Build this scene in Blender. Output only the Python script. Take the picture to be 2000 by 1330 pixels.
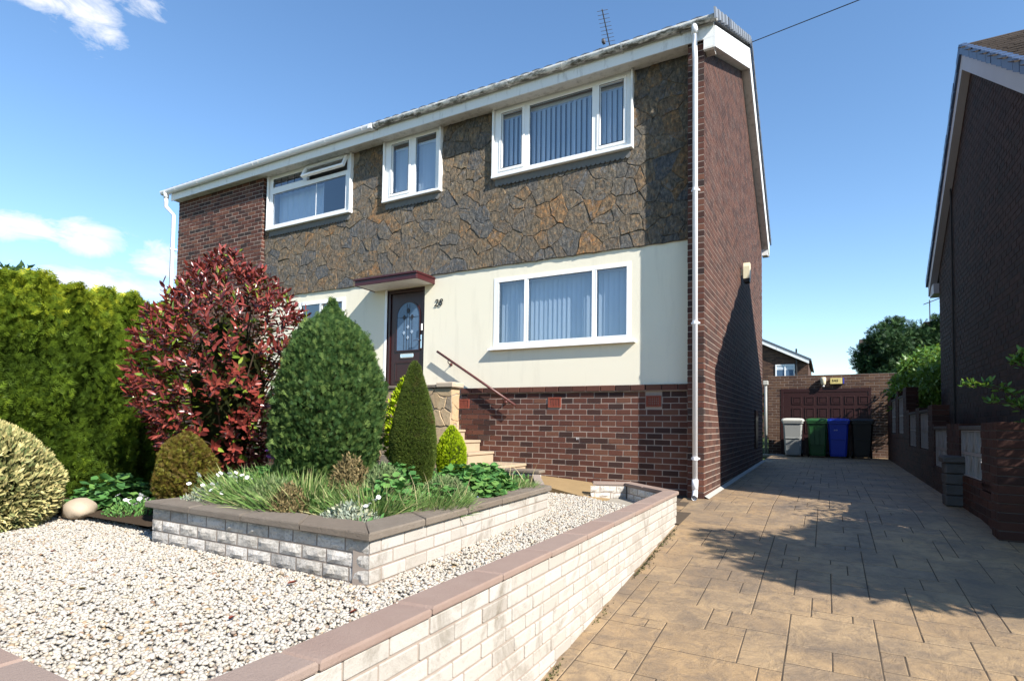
import bpy, bmesh, math, random
import numpy as np
from mathutils import Vector, Matrix
R = math.radians
random.seed(28); rng = np.random.default_rng(28)
for o in list(bpy.data.objects): bpy.data.objects.remove(o)
S = bpy.context.scene
COL = S.collection

# ------------------------------------------------------------------ camera
CAM = Vector((1.406, -7.713, 0.941)); YAW, PITCH, ROLL = R(29.031), R(2.45), R(0.818)
fwd = Vector((-math.sin(YAW)*math.cos(PITCH), math.cos(YAW)*math.cos(PITCH), math.sin(PITCH)))
rt = Vector((math.cos(YAW), math.sin(YAW), 0)); upv = rt.cross(fwd)
r2 = math.cos(ROLL)*rt + math.sin(ROLL)*upv; u2 = -math.sin(ROLL)*rt + math.cos(ROLL)*upv
cd = bpy.data.cameras.new('camera'); cam = bpy.data.objects.new('camera', cd); COL.objects.link(cam)
cam.matrix_world = Matrix(((r2.x,u2.x,-fwd.x,CAM.x),(r2.y,u2.y,-fwd.y,CAM.y),(r2.z,u2.z,-fwd.z,CAM.z),(0,0,0,1)))
cd.sensor_fit = 'HORIZONTAL'; cd.sensor_width = 36; cd.lens = 36*1110.03/2000
cd.shift_y = 114.6/2000; cd.clip_start = .05; cd.clip_end = 3000
S.camera = cam

# ------------------------------------------------------------------ light
SUN_TO = Vector((2.5, -1.0, 2.1)).normalized()
sl = bpy.data.lights.new('sun', 'SUN'); sl.energy = 5.0; sl.angle = R(.53); sl.color = (1, .945, .86)
so = bpy.data.objects.new('sun', sl); COL.objects.link(so); so.location = SUN_TO*60
so.rotation_euler = (-SUN_TO).to_track_quat('-Z', 'Y').to_euler()
S.view_settings.view_transform = 'Standard'; S.view_settings.look = 'None'
S.view_settings.exposure = 1.0; S.view_settings.gamma = 1.0; S.view_settings.use_curve_mapping = False
W = bpy.data.worlds.new('World'); S.world = W; W.use_nodes = True
wt = W.node_tree; wn = wt.nodes; wl = wt.links
for n in list(wn): wn.remove(n)
def wnode(t, **k):
    n = wn.new(t)
    for a, b in k.items(): setattr(n, a, b)
    return n
sky = wnode('ShaderNodeTexSky', sky_type='NISHITA', sun_disc=False, air_density=1.0, dust_density=.05, ozone_density=1.5, altitude=0)
sky.sun_elevation = math.asin(SUN_TO.z); sky.sun_rotation = math.atan2(SUN_TO.x, SUN_TO.y)
bg = wnode('ShaderNodeBackground'); bg.inputs['Strength'].default_value = .122
wo = wnode('ShaderNodeOutputWorld'); wl.new(bg.outputs[0], wo.inputs[0])
# clouds: drifts placed by compass direction over the neighbours' side, broken up by noise
tcn = wnode('ShaderNodeTexCoord')
def wmath(op, a, b=None, c=None):
    m = wnode('ShaderNodeMath', operation=op)
    for i, v in enumerate((a, b, c)):
        if v is None: continue
        if isinstance(v, (int, float)): m.inputs[i].default_value = v
        else: wl.new(v, m.inputs[i])
    return m.outputs[0]
def wdot(vec):
    m = wnode('ShaderNodeVectorMath', operation='DOT_PRODUCT'); wl.new(tcn.outputs['Generated'], m.inputs[0]); m.inputs[1].default_value = vec
    return m.outputs['Value']
def pix(x, y): return (fwd + r2*((x-1000)/1110.03) - u2*((y-779.6)/1110.03)).normalized()
cf = pix(150, 380); cr = Vector((0,0,1)).cross(cf); cr = -cr.normalized(); cu = cr.cross(cf).normalized()
if cu.z < 0: cu = -cu
dF = wmath('MAXIMUM', wdot(cf), .05); uu = wmath('DIVIDE', wdot(cr), dF); vv = wmath('DIVIDE', wdot(cu), dF)
comb = wnode('ShaderNodeCombineXYZ'); wl.new(uu, comb.inputs[0]); wl.new(wmath('MULTIPLY', vv, 1.9), comb.inputs[1])
nz = wnode('ShaderNodeTexNoise'); nz.inputs['Scale'].default_value = 15; nz.inputs['Detail'].default_value = 13; nz.inputs['Roughness'].default_value = .64; nz.inputs['Distortion'].default_value = .5
wl.new(comb.outputs[0], nz.inputs['Vector'])
def uv_of(x, y):
    d = pix(x, y); return d.dot(cr)/d.dot(cf), d.dot(cu)/d.dot(cf)
tot = None
for (x, y, sx, sy, amp) in ((50,446,200,42,1.3),(165,465,120,46,1.35),(195,560,205,48,1.3),(312,510,90,52,1.05),(170,40,90,90,1.15),(110,0,160,55,1.0),(275,0,95,48,.9),(265,455,60,22,.6),(-260,500,300,60,1.0),(-600,420,220,45,.8)):
    u0, v0 = uv_of(x, y); a, b = uv_of(x+sx, y), uv_of(x, y-sy)
    su = math.hypot(a[0]-u0, a[1]-v0); sv = math.hypot(b[0]-u0, b[1]-v0)
    e = wmath('ADD', wmath('POWER', wmath('DIVIDE', wmath('SUBTRACT', uu, u0), su), 2.0), wmath('POWER', wmath('DIVIDE', wmath('SUBTRACT', vv, v0), sv), 2.0))
    m = wmath('MULTIPLY', wmath('MAXIMUM', wmath('SUBTRACT', 1.0, e), 0.0), amp)
    tot = m if tot is None else wmath('MAXIMUM', tot, m)
den = wmath('MULTIPLY', wmath('SUBTRACT', wmath('ADD', wmath('MULTIPLY', tot, .62), wmath('MULTIPLY', nz.outputs['Fac'], 1.7)), 1.16), 2.3)
den = wmath('MULTIPLY', wmath('MINIMUM', wmath('MAXIMUM', den, 0.0), .93), wmath('MINIMUM', wmath('MULTIPLY', tot, 5.0), 1.0))
mixc = wnode('ShaderNodeMix', data_type='RGBA'); wl.new(den, mixc.inputs[0]); wl.new(sky.outputs[0], mixc.inputs[6]); mixc.inputs[7].default_value = (4.5, 4.6, 4.85, 1)
hs = wnode('ShaderNodeHueSaturation'); hs.inputs['Saturation'].default_value = 1.14; wl.new(mixc.outputs[2], hs.inputs['Color'])
wl.new(hs.outputs[0], bg.inputs[0])

# ------------------------------------------------------------------ materials
def mat(name, build):
    m = bpy.data.materials.new(name); m.use_nodes = True
    nt = m.node_tree; nt.nodes.clear()
    out = nt.nodes.new('ShaderNodeOutputMaterial')
    build(NT(nt), out); return m
class NT:
    def __init__(s, nt): s.nt = nt
    def n(s, t, ins=None, **k):
        x = s.nt.nodes.new(t)
        for a, b in k.items(): setattr(x, a, b)
        for a, b in (ins or {}).items():
            if isinstance(b, bpy.types.NodeSocket): s.nt.links.new(b, x.inputs[a])
            else: x.inputs[a].default_value = b
        return x
    def link(s, a, b): s.nt.links.new(a, b)
    def obj(s): return s.n('ShaderNodeTexCoord').outputs['Object']
    def pos(s): return s.n('ShaderNodeNewGeometry').outputs['Position']
    def noise(s, scale, detail=4, rough=.55, vec=None, dist=0):
        return s.n('ShaderNodeTexNoise', {'Scale': scale, 'Detail': detail, 'Roughness': rough, 'Distortion': dist, 'Vector': vec or s.pos()}).outputs['Fac']
    def ramp(s, fac, stops, interp='LINEAR'):
        x = s.n('ShaderNodeValToRGB', {'Fac': fac}); e = x.color_ramp; e.interpolation = interp
        while len(e.elements) < len(stops): e.elements.new(.5)
        for el, (p, c) in zip(e.elements, stops): el.position = p; el.color = (c[0], c[1], c[2], 1)
        return x.outputs['Color']
    def mix(s, f, a, b, mode='MIX'):
        x = s.n('ShaderNodeMix', data_type='RGBA', blend_type=mode)
        for i, v in ((0, f), (6, a), (7, b)):
            if isinstance(v, bpy.types.NodeSocket): s.link(v, x.inputs[i])
            elif i: x.inputs[i].default_value = (v[0], v[1], v[2], 1)
            else: x.inputs[0].default_value = v
        return x.outputs[2]
    def math(s, op, a, b=0.0):
        x = s.n('ShaderNodeMath', operation=op)
        for i, v in enumerate((a, b)):
            if isinstance(v, bpy.types.NodeSocket): s.link(v, x.inputs[i])
            else: x.inputs[i].default_value = v
        return x.outputs[0]
    def rnd(s): return s.n('ShaderNodeAttribute', attribute_name='rnd').outputs['Fac']
    def bump(s, h, strength=.4, dist=.01):
        return s.n('ShaderNodeBump', {'Height': h, 'Strength': strength, 'Distance': dist}).outputs[0]
    def pbsdf(s, out, col, rough=.8, normal=None, spec=.3, metal=0.0):
        b = s.n('ShaderNodeBsdfPrincipled')
        for k, v in (('Base Color', col), ('Roughness', rough), ('Specular IOR Level', spec), ('Metallic', metal)):
            if isinstance(v, bpy.types.NodeSocket): s.link(v, b.inputs[k])
            else: b.inputs[k].default_value = (v[0], v[1], v[2], 1) if k == 'Base Color' else v
        if normal: s.link(normal, b.inputs['Normal'])
        s.link(b.outputs[0], out.inputs[0]); return b

def m_brick(name, stops, grime=.35):
    def f(t, o):
        c = t.ramp(t.rnd(), stops)
        n1 = t.noise(38, 6, .65); c = t.mix(t.math('MULTIPLY', n1, .55), c, t.mix(.5, c, (.02,.015,.013)), 'MIX')
        n2 = t.noise(1.7, 3); c = t.mix(t.math('MULTIPLY', t.math('SUBTRACT', n2, .35), grime), c, (.03,.025,.024))
        t.pbsdf(o, c, .82, t.bump(t.noise(120, 5, .7), .5, .006), .25)
    return mat(name, f)
BR = [(0,(.030,.020,.019)),(.2,(.062,.026,.020)),(.45,(.10,.037,.026)),(.7,(.125,.047,.032)),(.9,(.155,.066,.041)),(1,(.046,.036,.034))]
M = {}
M['brick'] = m_brick('brick', BR)
M['gable_brick'] = m_brick('gable_brick', [(0,(.058,.03,.024)),(.3,(.098,.046,.034)),(.7,(.13,.06,.042)),(1,(.08,.048,.04))], .35)
M['shaded_brick'] = m_brick('shaded_brick', [(0,(.018,.012,.011)),(.5,(.032,.017,.014)),(1,(.045,.022,.017))], .2)  # neighbour's gable brick, darkened so the colour carries that wall's shade
M['garage_brick'] = m_brick('garage_brick', [(0,(.06,.033,.026)),(.5,(.10,.055,.038)),(1,(.14,.08,.05))], .3)
M['red_brick'] = m_brick('red_brick', [(0,(.03,.011,.008)),(.5,(.042,.015,.010)),(1,(.06,.021,.013))], .3)  # red brick darkened to stand in for shade over the screen wall
def _mort(c0, c1):
    def f(t, o):
        c = t.mix(t.noise(9, 5), c0, c1)
        t.pbsdf(o, c, .95, t.bump(t.noise(160, 4, .7), .5, .004), .1)
    return f
M['mortar'] = mat('mortar', _mort((.24,.19,.16), (.38,.315,.27)))
M['shaded_mortar'] = mat('shaded_mortar', _mort((.05,.04,.036), (.085,.07,.062)))  # mortar darkened to paint in shade on neighbour gable and screen wall
M['stone_mortar'] = mat('stone_mortar', _mort((.15,.12,.09), (.34,.28,.2)))
M['wall_mortar'] = mat('wall_mortar', _mort((.25,.20,.165), (.36,.30,.25)))
def _stone(t, o):
    r = t.rnd()
    c = t.ramp(r, [(0,(.100,.100,.100)),(.2,(.14,.117,.09)),(.4,(.155,.125,.088)),(.55,(.092,.097,.106)),(.7,(.16,.122,.08)),(.82,(.125,.115,.10)),(.93,(.172,.122,.075)),(1,(.20,.127,.066))])
    off = t.n('ShaderNodeVectorMath', {0: t.pos(), 1: t.n('ShaderNodeCombineXYZ', {0: t.math('MULTIPLY', r, 7.0), 2: t.math('MULTIPLY', r, 13.0)}).outputs[0]}, operation='ADD').outputs[0]
    patch = t.noise(7.5, 7, .72, vec=off, dist=1.8)
    c = t.mix(1.0, c, t.ramp(patch, [(.30,(.50,.54,.60)),(.44,(.82,.85,.88)),(.53,(1.06,1.02,.96)),(.61,(1.38,1.08,.78)),(.72,(1.85,1.1,.52))]), 'MULTIPLY')
    blue = t.noise(5.1, 6, .7, vec=t.n('ShaderNodeVectorMath', {0: off, 1: (17.3, 4.1, 9.7)}, operation='ADD').outputs[0], dist=1.0)
    c = t.mix(t.math('MULTIPLY', t.math('MINIMUM', t.math('MAXIMUM', t.math('MULTIPLY', t.math('SUBTRACT', blue, .56), 10), 0), 1), .5), c, (.13,.15,.18))
    st = t.n('ShaderNodeMapping', {'Vector': off, 'Scale': (24, 24, 11), 'Rotation': (0, .35, 0)}).outputs[0]
    streak = t.noise(1.0, 8, .78, vec=st)
    c = t.mix(1.0, c, t.ramp(streak, [(.30,(.16,.155,.15)),(.42,(.55,.55,.55)),(.53,(1.12,1.1,1.06)),(.64,(1.9,1.8,1.6)),(.76,(3.2,2.9,2.4))]), 'MULTIPLY')
    h = t.math('ADD', t.math('ADD', t.noise(13, 9, .78, vec=off), t.math('MULTIPLY', streak, 1.1)), t.math('MULTIPLY', t.noise(5, 4), .8))
    t.pbsdf(o, c, .66, t.bump(h, 1.0, .034), .35)
M['stone'] = mat('stone', _stone)
def _pstone(t, o):
    c = t.ramp(t.rnd(), [(0,(.10,.10,.11)),(.25,(.16,.13,.10)),(.5,(.33,.22,.11)),(.75,(.42,.30,.17)),(1,(.38,.19,.07))])
    c = t.mix(t.noise(14, 6, .7, dist=1), c, t.mix(.5, c, (.5,.4,.28)))
    t.pbsdf(o, c, .75, t.bump(t.noise(26, 7, .7), .6, .012), .3)
M['porch_stone'] = mat('porch_stone', _pstone)
def _render(t, o):
    n = t.noise(1.3, 4); c = t.mix(t.math('MULTIPLY', n, .6), (.76,.70,.55), (.72,.685,.575))
    mp = t.n('ShaderNodeMapping', {'Vector': t.pos(), 'Scale': (6, 6, .7)}).outputs[0]
    c = t.mix(t.math('MULTIPLY', t.math('MAXIMUM', t.math('SUBTRACT', t.noise(1, 6, .65, vec=mp), .53), 0), 1.4), c, (.46,.42,.33))
    t.pbsdf(o, c, .9, t.bump(t.noise(170, 3, .6), .5, .004), .15)
M['render'] = mat('cream_render', _render)
def _plain(col, rough=.5, spec=.4, var=.12, scale=6, bump=0.0, metal=0.0, dirt=None):
    def f(t, o):
        c = t.mix(t.math('MULTIPLY', t.noise(scale, 5, .6), var*2), col, tuple(x*.55 for x in col))
        if dirt:
            mp = t.n('ShaderNodeMapping', {'Vector': t.pos(), 'Scale': (5, 5, 1.2)}).outputs[0]
            c = t.mix(t.math('MULTIPLY', t.math('MAXIMUM', t.math('SUBTRACT', t.noise(2, 6, .7, vec=mp), dirt), 0), 2.5), c, (.12,.11,.08))
        t.pbsdf(o, c, rough, t.bump(t.noise(90, 4, .6), bump, .006) if bump else None, spec, metal)
    return f
M['upvc'] = mat('white_upvc', _plain((.8,.8,.79), .32, .45, .04))
M['white_board'] = mat('white_board', _plain((.76,.76,.74), .45, .35, .1, 3, 0, 0, .56))
M['white_soffit'] = mat('white_soffit', _plain((.66,.64,.60), .6, .3, .2, 2.5, 0, 0, .5))
M['shaded_board'] = mat('shaded_board', _plain((.42,.42,.44), .5, .3, .15, 3))  # shaded copy of the white boards, for the neighbour's gable
M['white_pipe'] = mat('white_pipe', _plain((.78,.78,.8), .35, .4, .06))
def _gut(t, o):
    mp = t.n('ShaderNodeMapping', {'Vector': t.pos(), 'Scale': (3.5, 9, 9)}).outputs[0]
    n = t.noise(1.6, 8, .72, vec=mp)
    nz_ = t.n('ShaderNodeSeparateXYZ', {0: t.n('ShaderNodeNewGeometry').outputs['Normal']}).outputs[2]
    f = t.math('MULTIPLY', t.math('SUBTRACT', t.math('ADD', n, t.math('MULTIPLY', nz_, -.10)), .485), 5.5)
    c = t.mix(t.math('MINIMUM', t.math('MAXIMUM', f, 0), .95), (.72,.71,.68), (.055,.05,.03))
    t.pbsdf(o, c, .55, t.bump(n, .2), .3)
M['dirty_gutter'] = mat('dirty_gutter', _gut)
M['slate_tile'] = mat('slate_tile', _plain((.10,.115,.14), .5, .5, .3, 8, .3))
M['pale_tile'] = mat('pale_tile', _plain((.24,.26,.29), .5, .45, .3, 9, .3))
M['blue_tile'] = mat('blue_tile', _plain((.06,.10,.19), .45, .5, .25, 9, .2))
M['brown_tile'] = mat('brown_tile', _plain((.075,.058,.048), .85, .15, .5, 7, .5))
M['lead'] = mat('lead', _plain((.17,.165,.155), .75, .3, .3, 14, .4))
M['maroon'] = mat('maroon', _plain((.055,.010,.012), .35, .45, .1, 12))
M['rail_maroon'] = mat('rail_maroon', _plain((.10,.03,.026), .4, .5, .2, 20))
M['door_brown'] = mat('door_brown', _plain((.03,.008,.008), .3, .45, .1, 20))
M['garage_door'] = mat('garage_door', _plain((.034,.011,.011), .45, .4, .2, 6))  # door brown deepened, shade at the garage put into the colour
M['chrome'] = mat('chrome', _plain((.75,.75,.75), .2, .5, .03, 6, 0, 1.0))
M['black_metal'] = mat('black_metal', _plain((.012,.012,.013), .45, .4))
M['aerial'] = mat('aerial', _plain((.09,.09,.10), .5, .4))
M['terracotta'] = mat('terracotta', _plain((.26,.07,.045), .8, .2, .25, 20, .3))
M['dark_void'] = mat('dark_void', _plain((.012,.011,.012), .9, .1))
M['room'] = mat('room', _plain((.35,.33,.3), .9, .1))
M['step'] = mat('step', _plain((.44,.34,.235), .9, .15, .3, 5, .4, 0, .6))
M['sandstone'] = mat('sandstone', _plain((.50,.41,.31), .9, .15, .3, 7, .5))
M['coping_red'] = mat('coping_red', lambda t, o: t.pbsdf(o, t.mix(t.noise(5, 6, .65), t.ramp(t.rnd(), [(0,(.19,.125,.10)),(.5,(.235,.16,.13)),(1,(.22,.17,.145))]), (.30,.225,.185)), .85, t.bump(t.noise(75, 6, .7), .6, .006), .2))
M['coping_grey'] = mat('coping_grey', lambda t, o: t.pbsdf(o, t.mix(t.noise(8, 7, .7), t.ramp(t.rnd(), [(0,(.21,.17,.135)),(.5,(.25,.205,.16)),(1,(.23,.20,.17))]), (.13,.105,.082)), .9, t.bump(t.noise(60, 6, .75), .8, .01), .15))
def _block(t, o):
    c = t.ramp(t.rnd(), [(0,(.38,.35,.31)),(.35,(.43,.40,.36)),(.7,(.46,.435,.40)),(.95,(.41,.38,.34)),(1,(.33,.30,.265))])
    c = t.mix(t.math('MULTIPLY', t.noise(11, 6, .7), .55), c, t.mix(.5, c, (.36,.31,.25)))
    stn = t.noise(2.6, 8, .75, dist=.8); c = t.mix(t.math('MULTIPLY', t.math('MAXIMUM', t.math('SUBTRACT', stn, .50), 0), 4.2), c, (.17,.145,.11))
    c = t.mix(t.math('MULTIPLY', t.math('GREATER_THAN', t.noise(60, 5, .8), .60), .3), c, (.24,.20,.16))
    lo = t.n('ShaderNodeSeparateXYZ', {0: t.n('ShaderNodeAttribute', attribute_name='hgt').outputs['Vector']}).outputs[0]
    t.pbsdf(o, c, .92, t.bump(t.noise(75, 5, .7), .55, .006), .12)
M['block'] = mat('pale_block', _block)
def _rblock(t, o):
    c = t.ramp(t.rnd(), [(0,(.50,.46,.41)),(.4,(.60,.56,.50)),(.8,(.66,.62,.57)),(1,(.44,.42,.39))])
    stn = t.noise(3.2, 7, .72, dist=.6); c = t.mix(t.math('MULTIPLY', t.math('MAXIMUM', t.math('SUBTRACT', stn, .50), 0), 3.0), c, (.12,.105,.085))
    c = t.mix(t.math('MULTIPLY', t.math('GREATER_THAN', t.noise(48, 4, .75), .56), .45), c, (.24,.21,.17))
    t.pbsdf(o, c, .92, t.bump(t.noise(28, 8, .75), .9, .02), .12)
M['rock_block'] = mat('rock_faced_block', _rblock)
def _slab(t, o):
    c = t.ramp(t.rnd(), [(0,(.31,.20,.10)),(.3,(.35,.24,.13)),(.6,(.29,.195,.105)),(.85,(.33,.215,.108)),(1,(.25,.175,.105))])
    n = t.noise(1.5, 6, .62, dist=.4); c = t.mix(t.math('MULTIPLY', t.math('MAXIMUM', t.math('SUBTRACT', n, .43), 0), 3.6), c, (.085,.068,.057))
    n2 = t.noise(7.5, 8, .7, dist=.8); c = t.mix(t.math('MULTIPLY', t.math('MAXIMUM', t.math('SUBTRACT', n2, .44), 0), 3.4), c, (.10,.078,.062))
    c = t.mix(t.math('MULTIPLY', t.noise(60, 4, .7), .35), c, (.35,.265,.175))
    h = t.math('ADD', t.math('MULTIPLY', t.noise(6, 8, .68, dist=.8), 1.3), t.math('MULTIPLY', t.noise(90, 3), .2))
    t.pbsdf(o, c, t.math('ADD', .42, t.math('MULTIPLY', n2, .35)), t.bump(h, .65, .02), .35)
M['slab'] = mat('stamped_concrete', _slab)
M['grout'] = mat('grout', _plain((.10,.078,.058), .9, .1, .3, 20))
M['path'] = mat('path', _plain((.34,.235,.12), .9, .15, .35, 4, .5))
M['kerb'] = mat('concrete', _plain((.42,.40,.37), .9, .1, .3, 6, .4))
M['soil'] = mat('soil', _plain((.07,.05,.035), 1, .05, .4, 25, .8))
M['ground'] = mat('ground', _plain((.06,.085,.03), 1, .05, .5, 2, .5))
M['road'] = mat('asphalt', _plain((.055,.055,.055), .9, .2, .3, 30, .4))
def _pebble(t, o):
    c = t.ramp(t.rnd(), [(0,(.42,.405,.375)),(.35,(.46,.435,.385)),(.55,(.39,.365,.32)),(.68,(.35,.335,.31)),(.78,(.42,.35,.25)),(.88,(.38,.38,.38)),(.94,(.32,.215,.11)),(.97,(.21,.20,.19)),(.99,(.24,.12,.06)),(1,(.13,.12,.11))])
    c = t.mix(t.math('MULTIPLY', t.noise(70, 3), .35), c, (.33,.26,.17))
    t.pbsdf(o, c, .6, None, .3)
M['pebble'] = mat('pebble', _pebble)
M['gravel_base'] = mat('gravel_base', _plain((.38,.34,.28), 1, .05, .4, 40, .8))
def _glass(t, o):
    fa_ = t.n('ShaderNodeLayerWeight', {'Blend': .5}).outputs['Facing']
    fr = t.math('ADD', .045, t.math('MULTIPLY', t.math('POWER', fa_, 4.0), .95))
    g = t.n('ShaderNodeBsdfGlossy', {'Roughness': .003, 'Color': (.95,.97,1,1)})
    tr = t.n('ShaderNodeBsdfTransparent', {'Color': (.80,.87,.93,1)})
    mx = t.n('ShaderNodeMixShader', {0: t.math('MINIMUM', t.math('ADD', t.math('MULTIPLY', fr, 2.0), .09), 1.0)})
    t.link(tr.outputs[0], mx.inputs[1]); t.link(g.outputs[0], mx.inputs[2]); t.link(mx.outputs[0], o.inputs[0])
M['glass'] = mat('glass', _glass)
M['obscure'] = mat('obscure_glass', _plain((.10,.17,.27), .12, .6, .5, 30, .15))
M['lead_came'] = mat('lead_came', _plain((.02,.022,.03), .5, .4))
M['bevel_glass'] = mat('bevel_glass', _plain((.34,.42,.52), .08, .7, .2))
def _blind(t, o):
    c = (.70,.76,.82)
    d = t.n('ShaderNodeBsdfDiffuse', {'Color': (*c, 1)}); tl = t.n('ShaderNodeBsdfTranslucent', {'Color': (*c, 1)})
    mx = t.n('ShaderNodeMixShader', {0: .25}); t.link(d.outputs[0], mx.inputs[1]); t.link(tl.outputs[0], mx.inputs[2]); t.link(mx.outputs[0], o.inputs[0])
M['blind'] = mat('blind_fabric', _blind)
M['curtain'] = mat('curtain', _plain((.55,.6,.66), .9, .1, .1))
def leafm(name, stops, trans=.28, rough=.45, spec=.35, var=(.0,.0,.0), vs=0):
    def f(t, o):
        c = t.ramp(t.rnd(), stops)
        if vs: c = t.mix(t.math('MULTIPLY', t.math('MAXIMUM', t.math('SUBTRACT', t.noise(vs, 4), .60), 0), 6.0), c, var)
        b = t.pbsdf(o, c, rough, None, spec)
        tl = t.n('ShaderNodeBsdfTranslucent', {'Color': t.mix(.35, c, (.5,.55,.05), 'ADD') if trans > .2 else c})
        mx = t.n('ShaderNodeMixShader', {0: trans}); t.link(b.outputs[0], mx.inputs[1]); t.link(tl.outputs[0], mx.inputs[2]); t.link(mx.outputs[0], o.inputs[0])
    return mat(name, f)
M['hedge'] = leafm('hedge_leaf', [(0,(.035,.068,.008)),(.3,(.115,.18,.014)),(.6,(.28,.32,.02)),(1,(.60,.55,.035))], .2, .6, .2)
M['photinia'] = leafm('photinia_leaf', [(0,(.065,.014,.012)),(.35,(.15,.026,.020)),(.7,(.235,.045,.033)),(.86,(.30,.085,.06)),(.88,(.10,.17,.02)),(1,(.24,.30,.04))], .10, .26, .6)
M['globe'] = leafm('globe_leaf', [(0,(.014,.040,.014)),(.5,(.042,.092,.024)),(1,(.15,.215,.055))], .15, .6, .2)
M['cone'] = leafm('cone_leaf', [(0,(.035,.06,.012)),(.5,(.08,.12,.02)),(1,(.16,.19,.035))], .15, .6, .2, (.17,.09,.05), 5)
M['lime'] = leafm('lime_leaf', [(0,(.16,.25,.008)),(.5,(.33,.45,.01)),(1,(.48,.55,.02))], .2, .6, .2)
M['bronze'] = leafm('bronze_leaf', [(0,(.045,.03,.01)),(.4,(.11,.07,.015)),(.7,(.12,.12,.015)),(1,(.22,.20,.02))], .1, .6, .2)
M['varieg'] = leafm('variegated_leaf', [(0,(.07,.11,.045)),(.3,(.16,.19,.07)),(.65,(.46,.40,.17)),(1,(.68,.58,.28))], .1, .55, .25)
M['geranium'] = leafm('geranium_leaf', [(0,(.045,.125,.038)),(.6,(.085,.215,.055)),(1,(.16,.29,.07))], .2, .55, .25)
M['grass'] = leafm('grass_blade', [(0,(.07,.15,.035)),(.45,(.15,.255,.065)),(.75,(.27,.33,.12)),(.9,(.48,.42,.21)),(1,(.56,.48,.28))], .2, .55, .25)
M['silver'] = leafm('silver_leaf', [(0,(.20,.24,.18)),(.6,(.33,.37,.30)),(1,(.48,.46,.30))], .1, .8, .1)
M['silver2'] = leafm('grey_green_leaf', [(0,(.08,.135,.05)),(.6,(.18,.25,.10)),(1,(.30,.35,.17))], .15, .7, .15)
M['wall_moss'] = leafm('wall_moss', [(0,(.035,.032,.022)),(.6,(.06,.06,.03)),(1,(.11,.15,.04))], .05, .9, .1)
M['heath'] = leafm('heath_twig', [(0,(.07,.06,.025)),(.5,(.16,.12,.055)),(1,(.30,.23,.11))], .1, .7, .15)
M['conifer'] = leafm('conifer_leaf', [(0,(.016,.04,.016)),(.5,(.035,.08,.028)),(1,(.08,.14,.045))], .12, .6, .2)
M['ivy'] = leafm('ivy_leaf', [(0,(.04,.11,.015)),(.6,(.08,.19,.03)),(1,(.16,.29,.06))], .25, .4, .4)
M['petal_white'] = mat('petal_white', _plain((.8,.8,.8), .7, .2, .03))
M['petal_pink'] = mat('petal_pink', _plain((.42,.12,.34), .7, .2, .2, 30))
M['petal_violet'] = mat('petal_violet', _plain((.26,.22,.55), .7, .2, .2, 30))
M['petal_red'] = mat('petal_red', _plain((.6,.03,.02), .7, .2, .2, 30))
M['bark'] = mat('bark', _plain((.10,.07,.05), .9, .1, .4, 30, .8))
M['core'] = mat('core_shade', _plain((.022,.026,.010), 1, .02, .4, 12))  # near-black filling that paints the shade inside shrubs and hedge
M['bin_grey'] = mat('bin_grey', _plain((.30,.31,.30), .5, .4, .1))
M['bin_lid'] = mat('bin_lid', _plain((.52,.52,.47), .5, .4, .1))
M['bin_green'] = mat('bin_green', _plain((.018,.085,.022), .42, .45, .1))
M['bin_blue'] = mat('bin_blue', _plain((.012,.045,.42), .42, .45, .1))
M['bin_black'] = mat('bin_black', _plain((.012,.012,.012), .45, .4, .1))
M['cream_plastic'] = mat('cream_plastic', _plain((.72,.66,.46), .45, .4, .08))
M['yellow_plastic'] = mat('yellow_plastic', _plain((.66,.56,.22), .45, .4, .1))
M['blue_plastic'] = mat('blue_plastic', _plain((.03,.04,.30), .45, .4, .1))
M['screen'] = mat('screen_block', _plain((.30,.29,.29), .9, .1, .25, 12, .4))
M['dark_stone'] = mat('dark_stone', _plain((.11,.105,.10), .9, .1, .5, 9, .9))
M['pot'] = mat('pot_glaze', _plain((.19,.18,.09), .5, .4, .2, 9))

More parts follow.
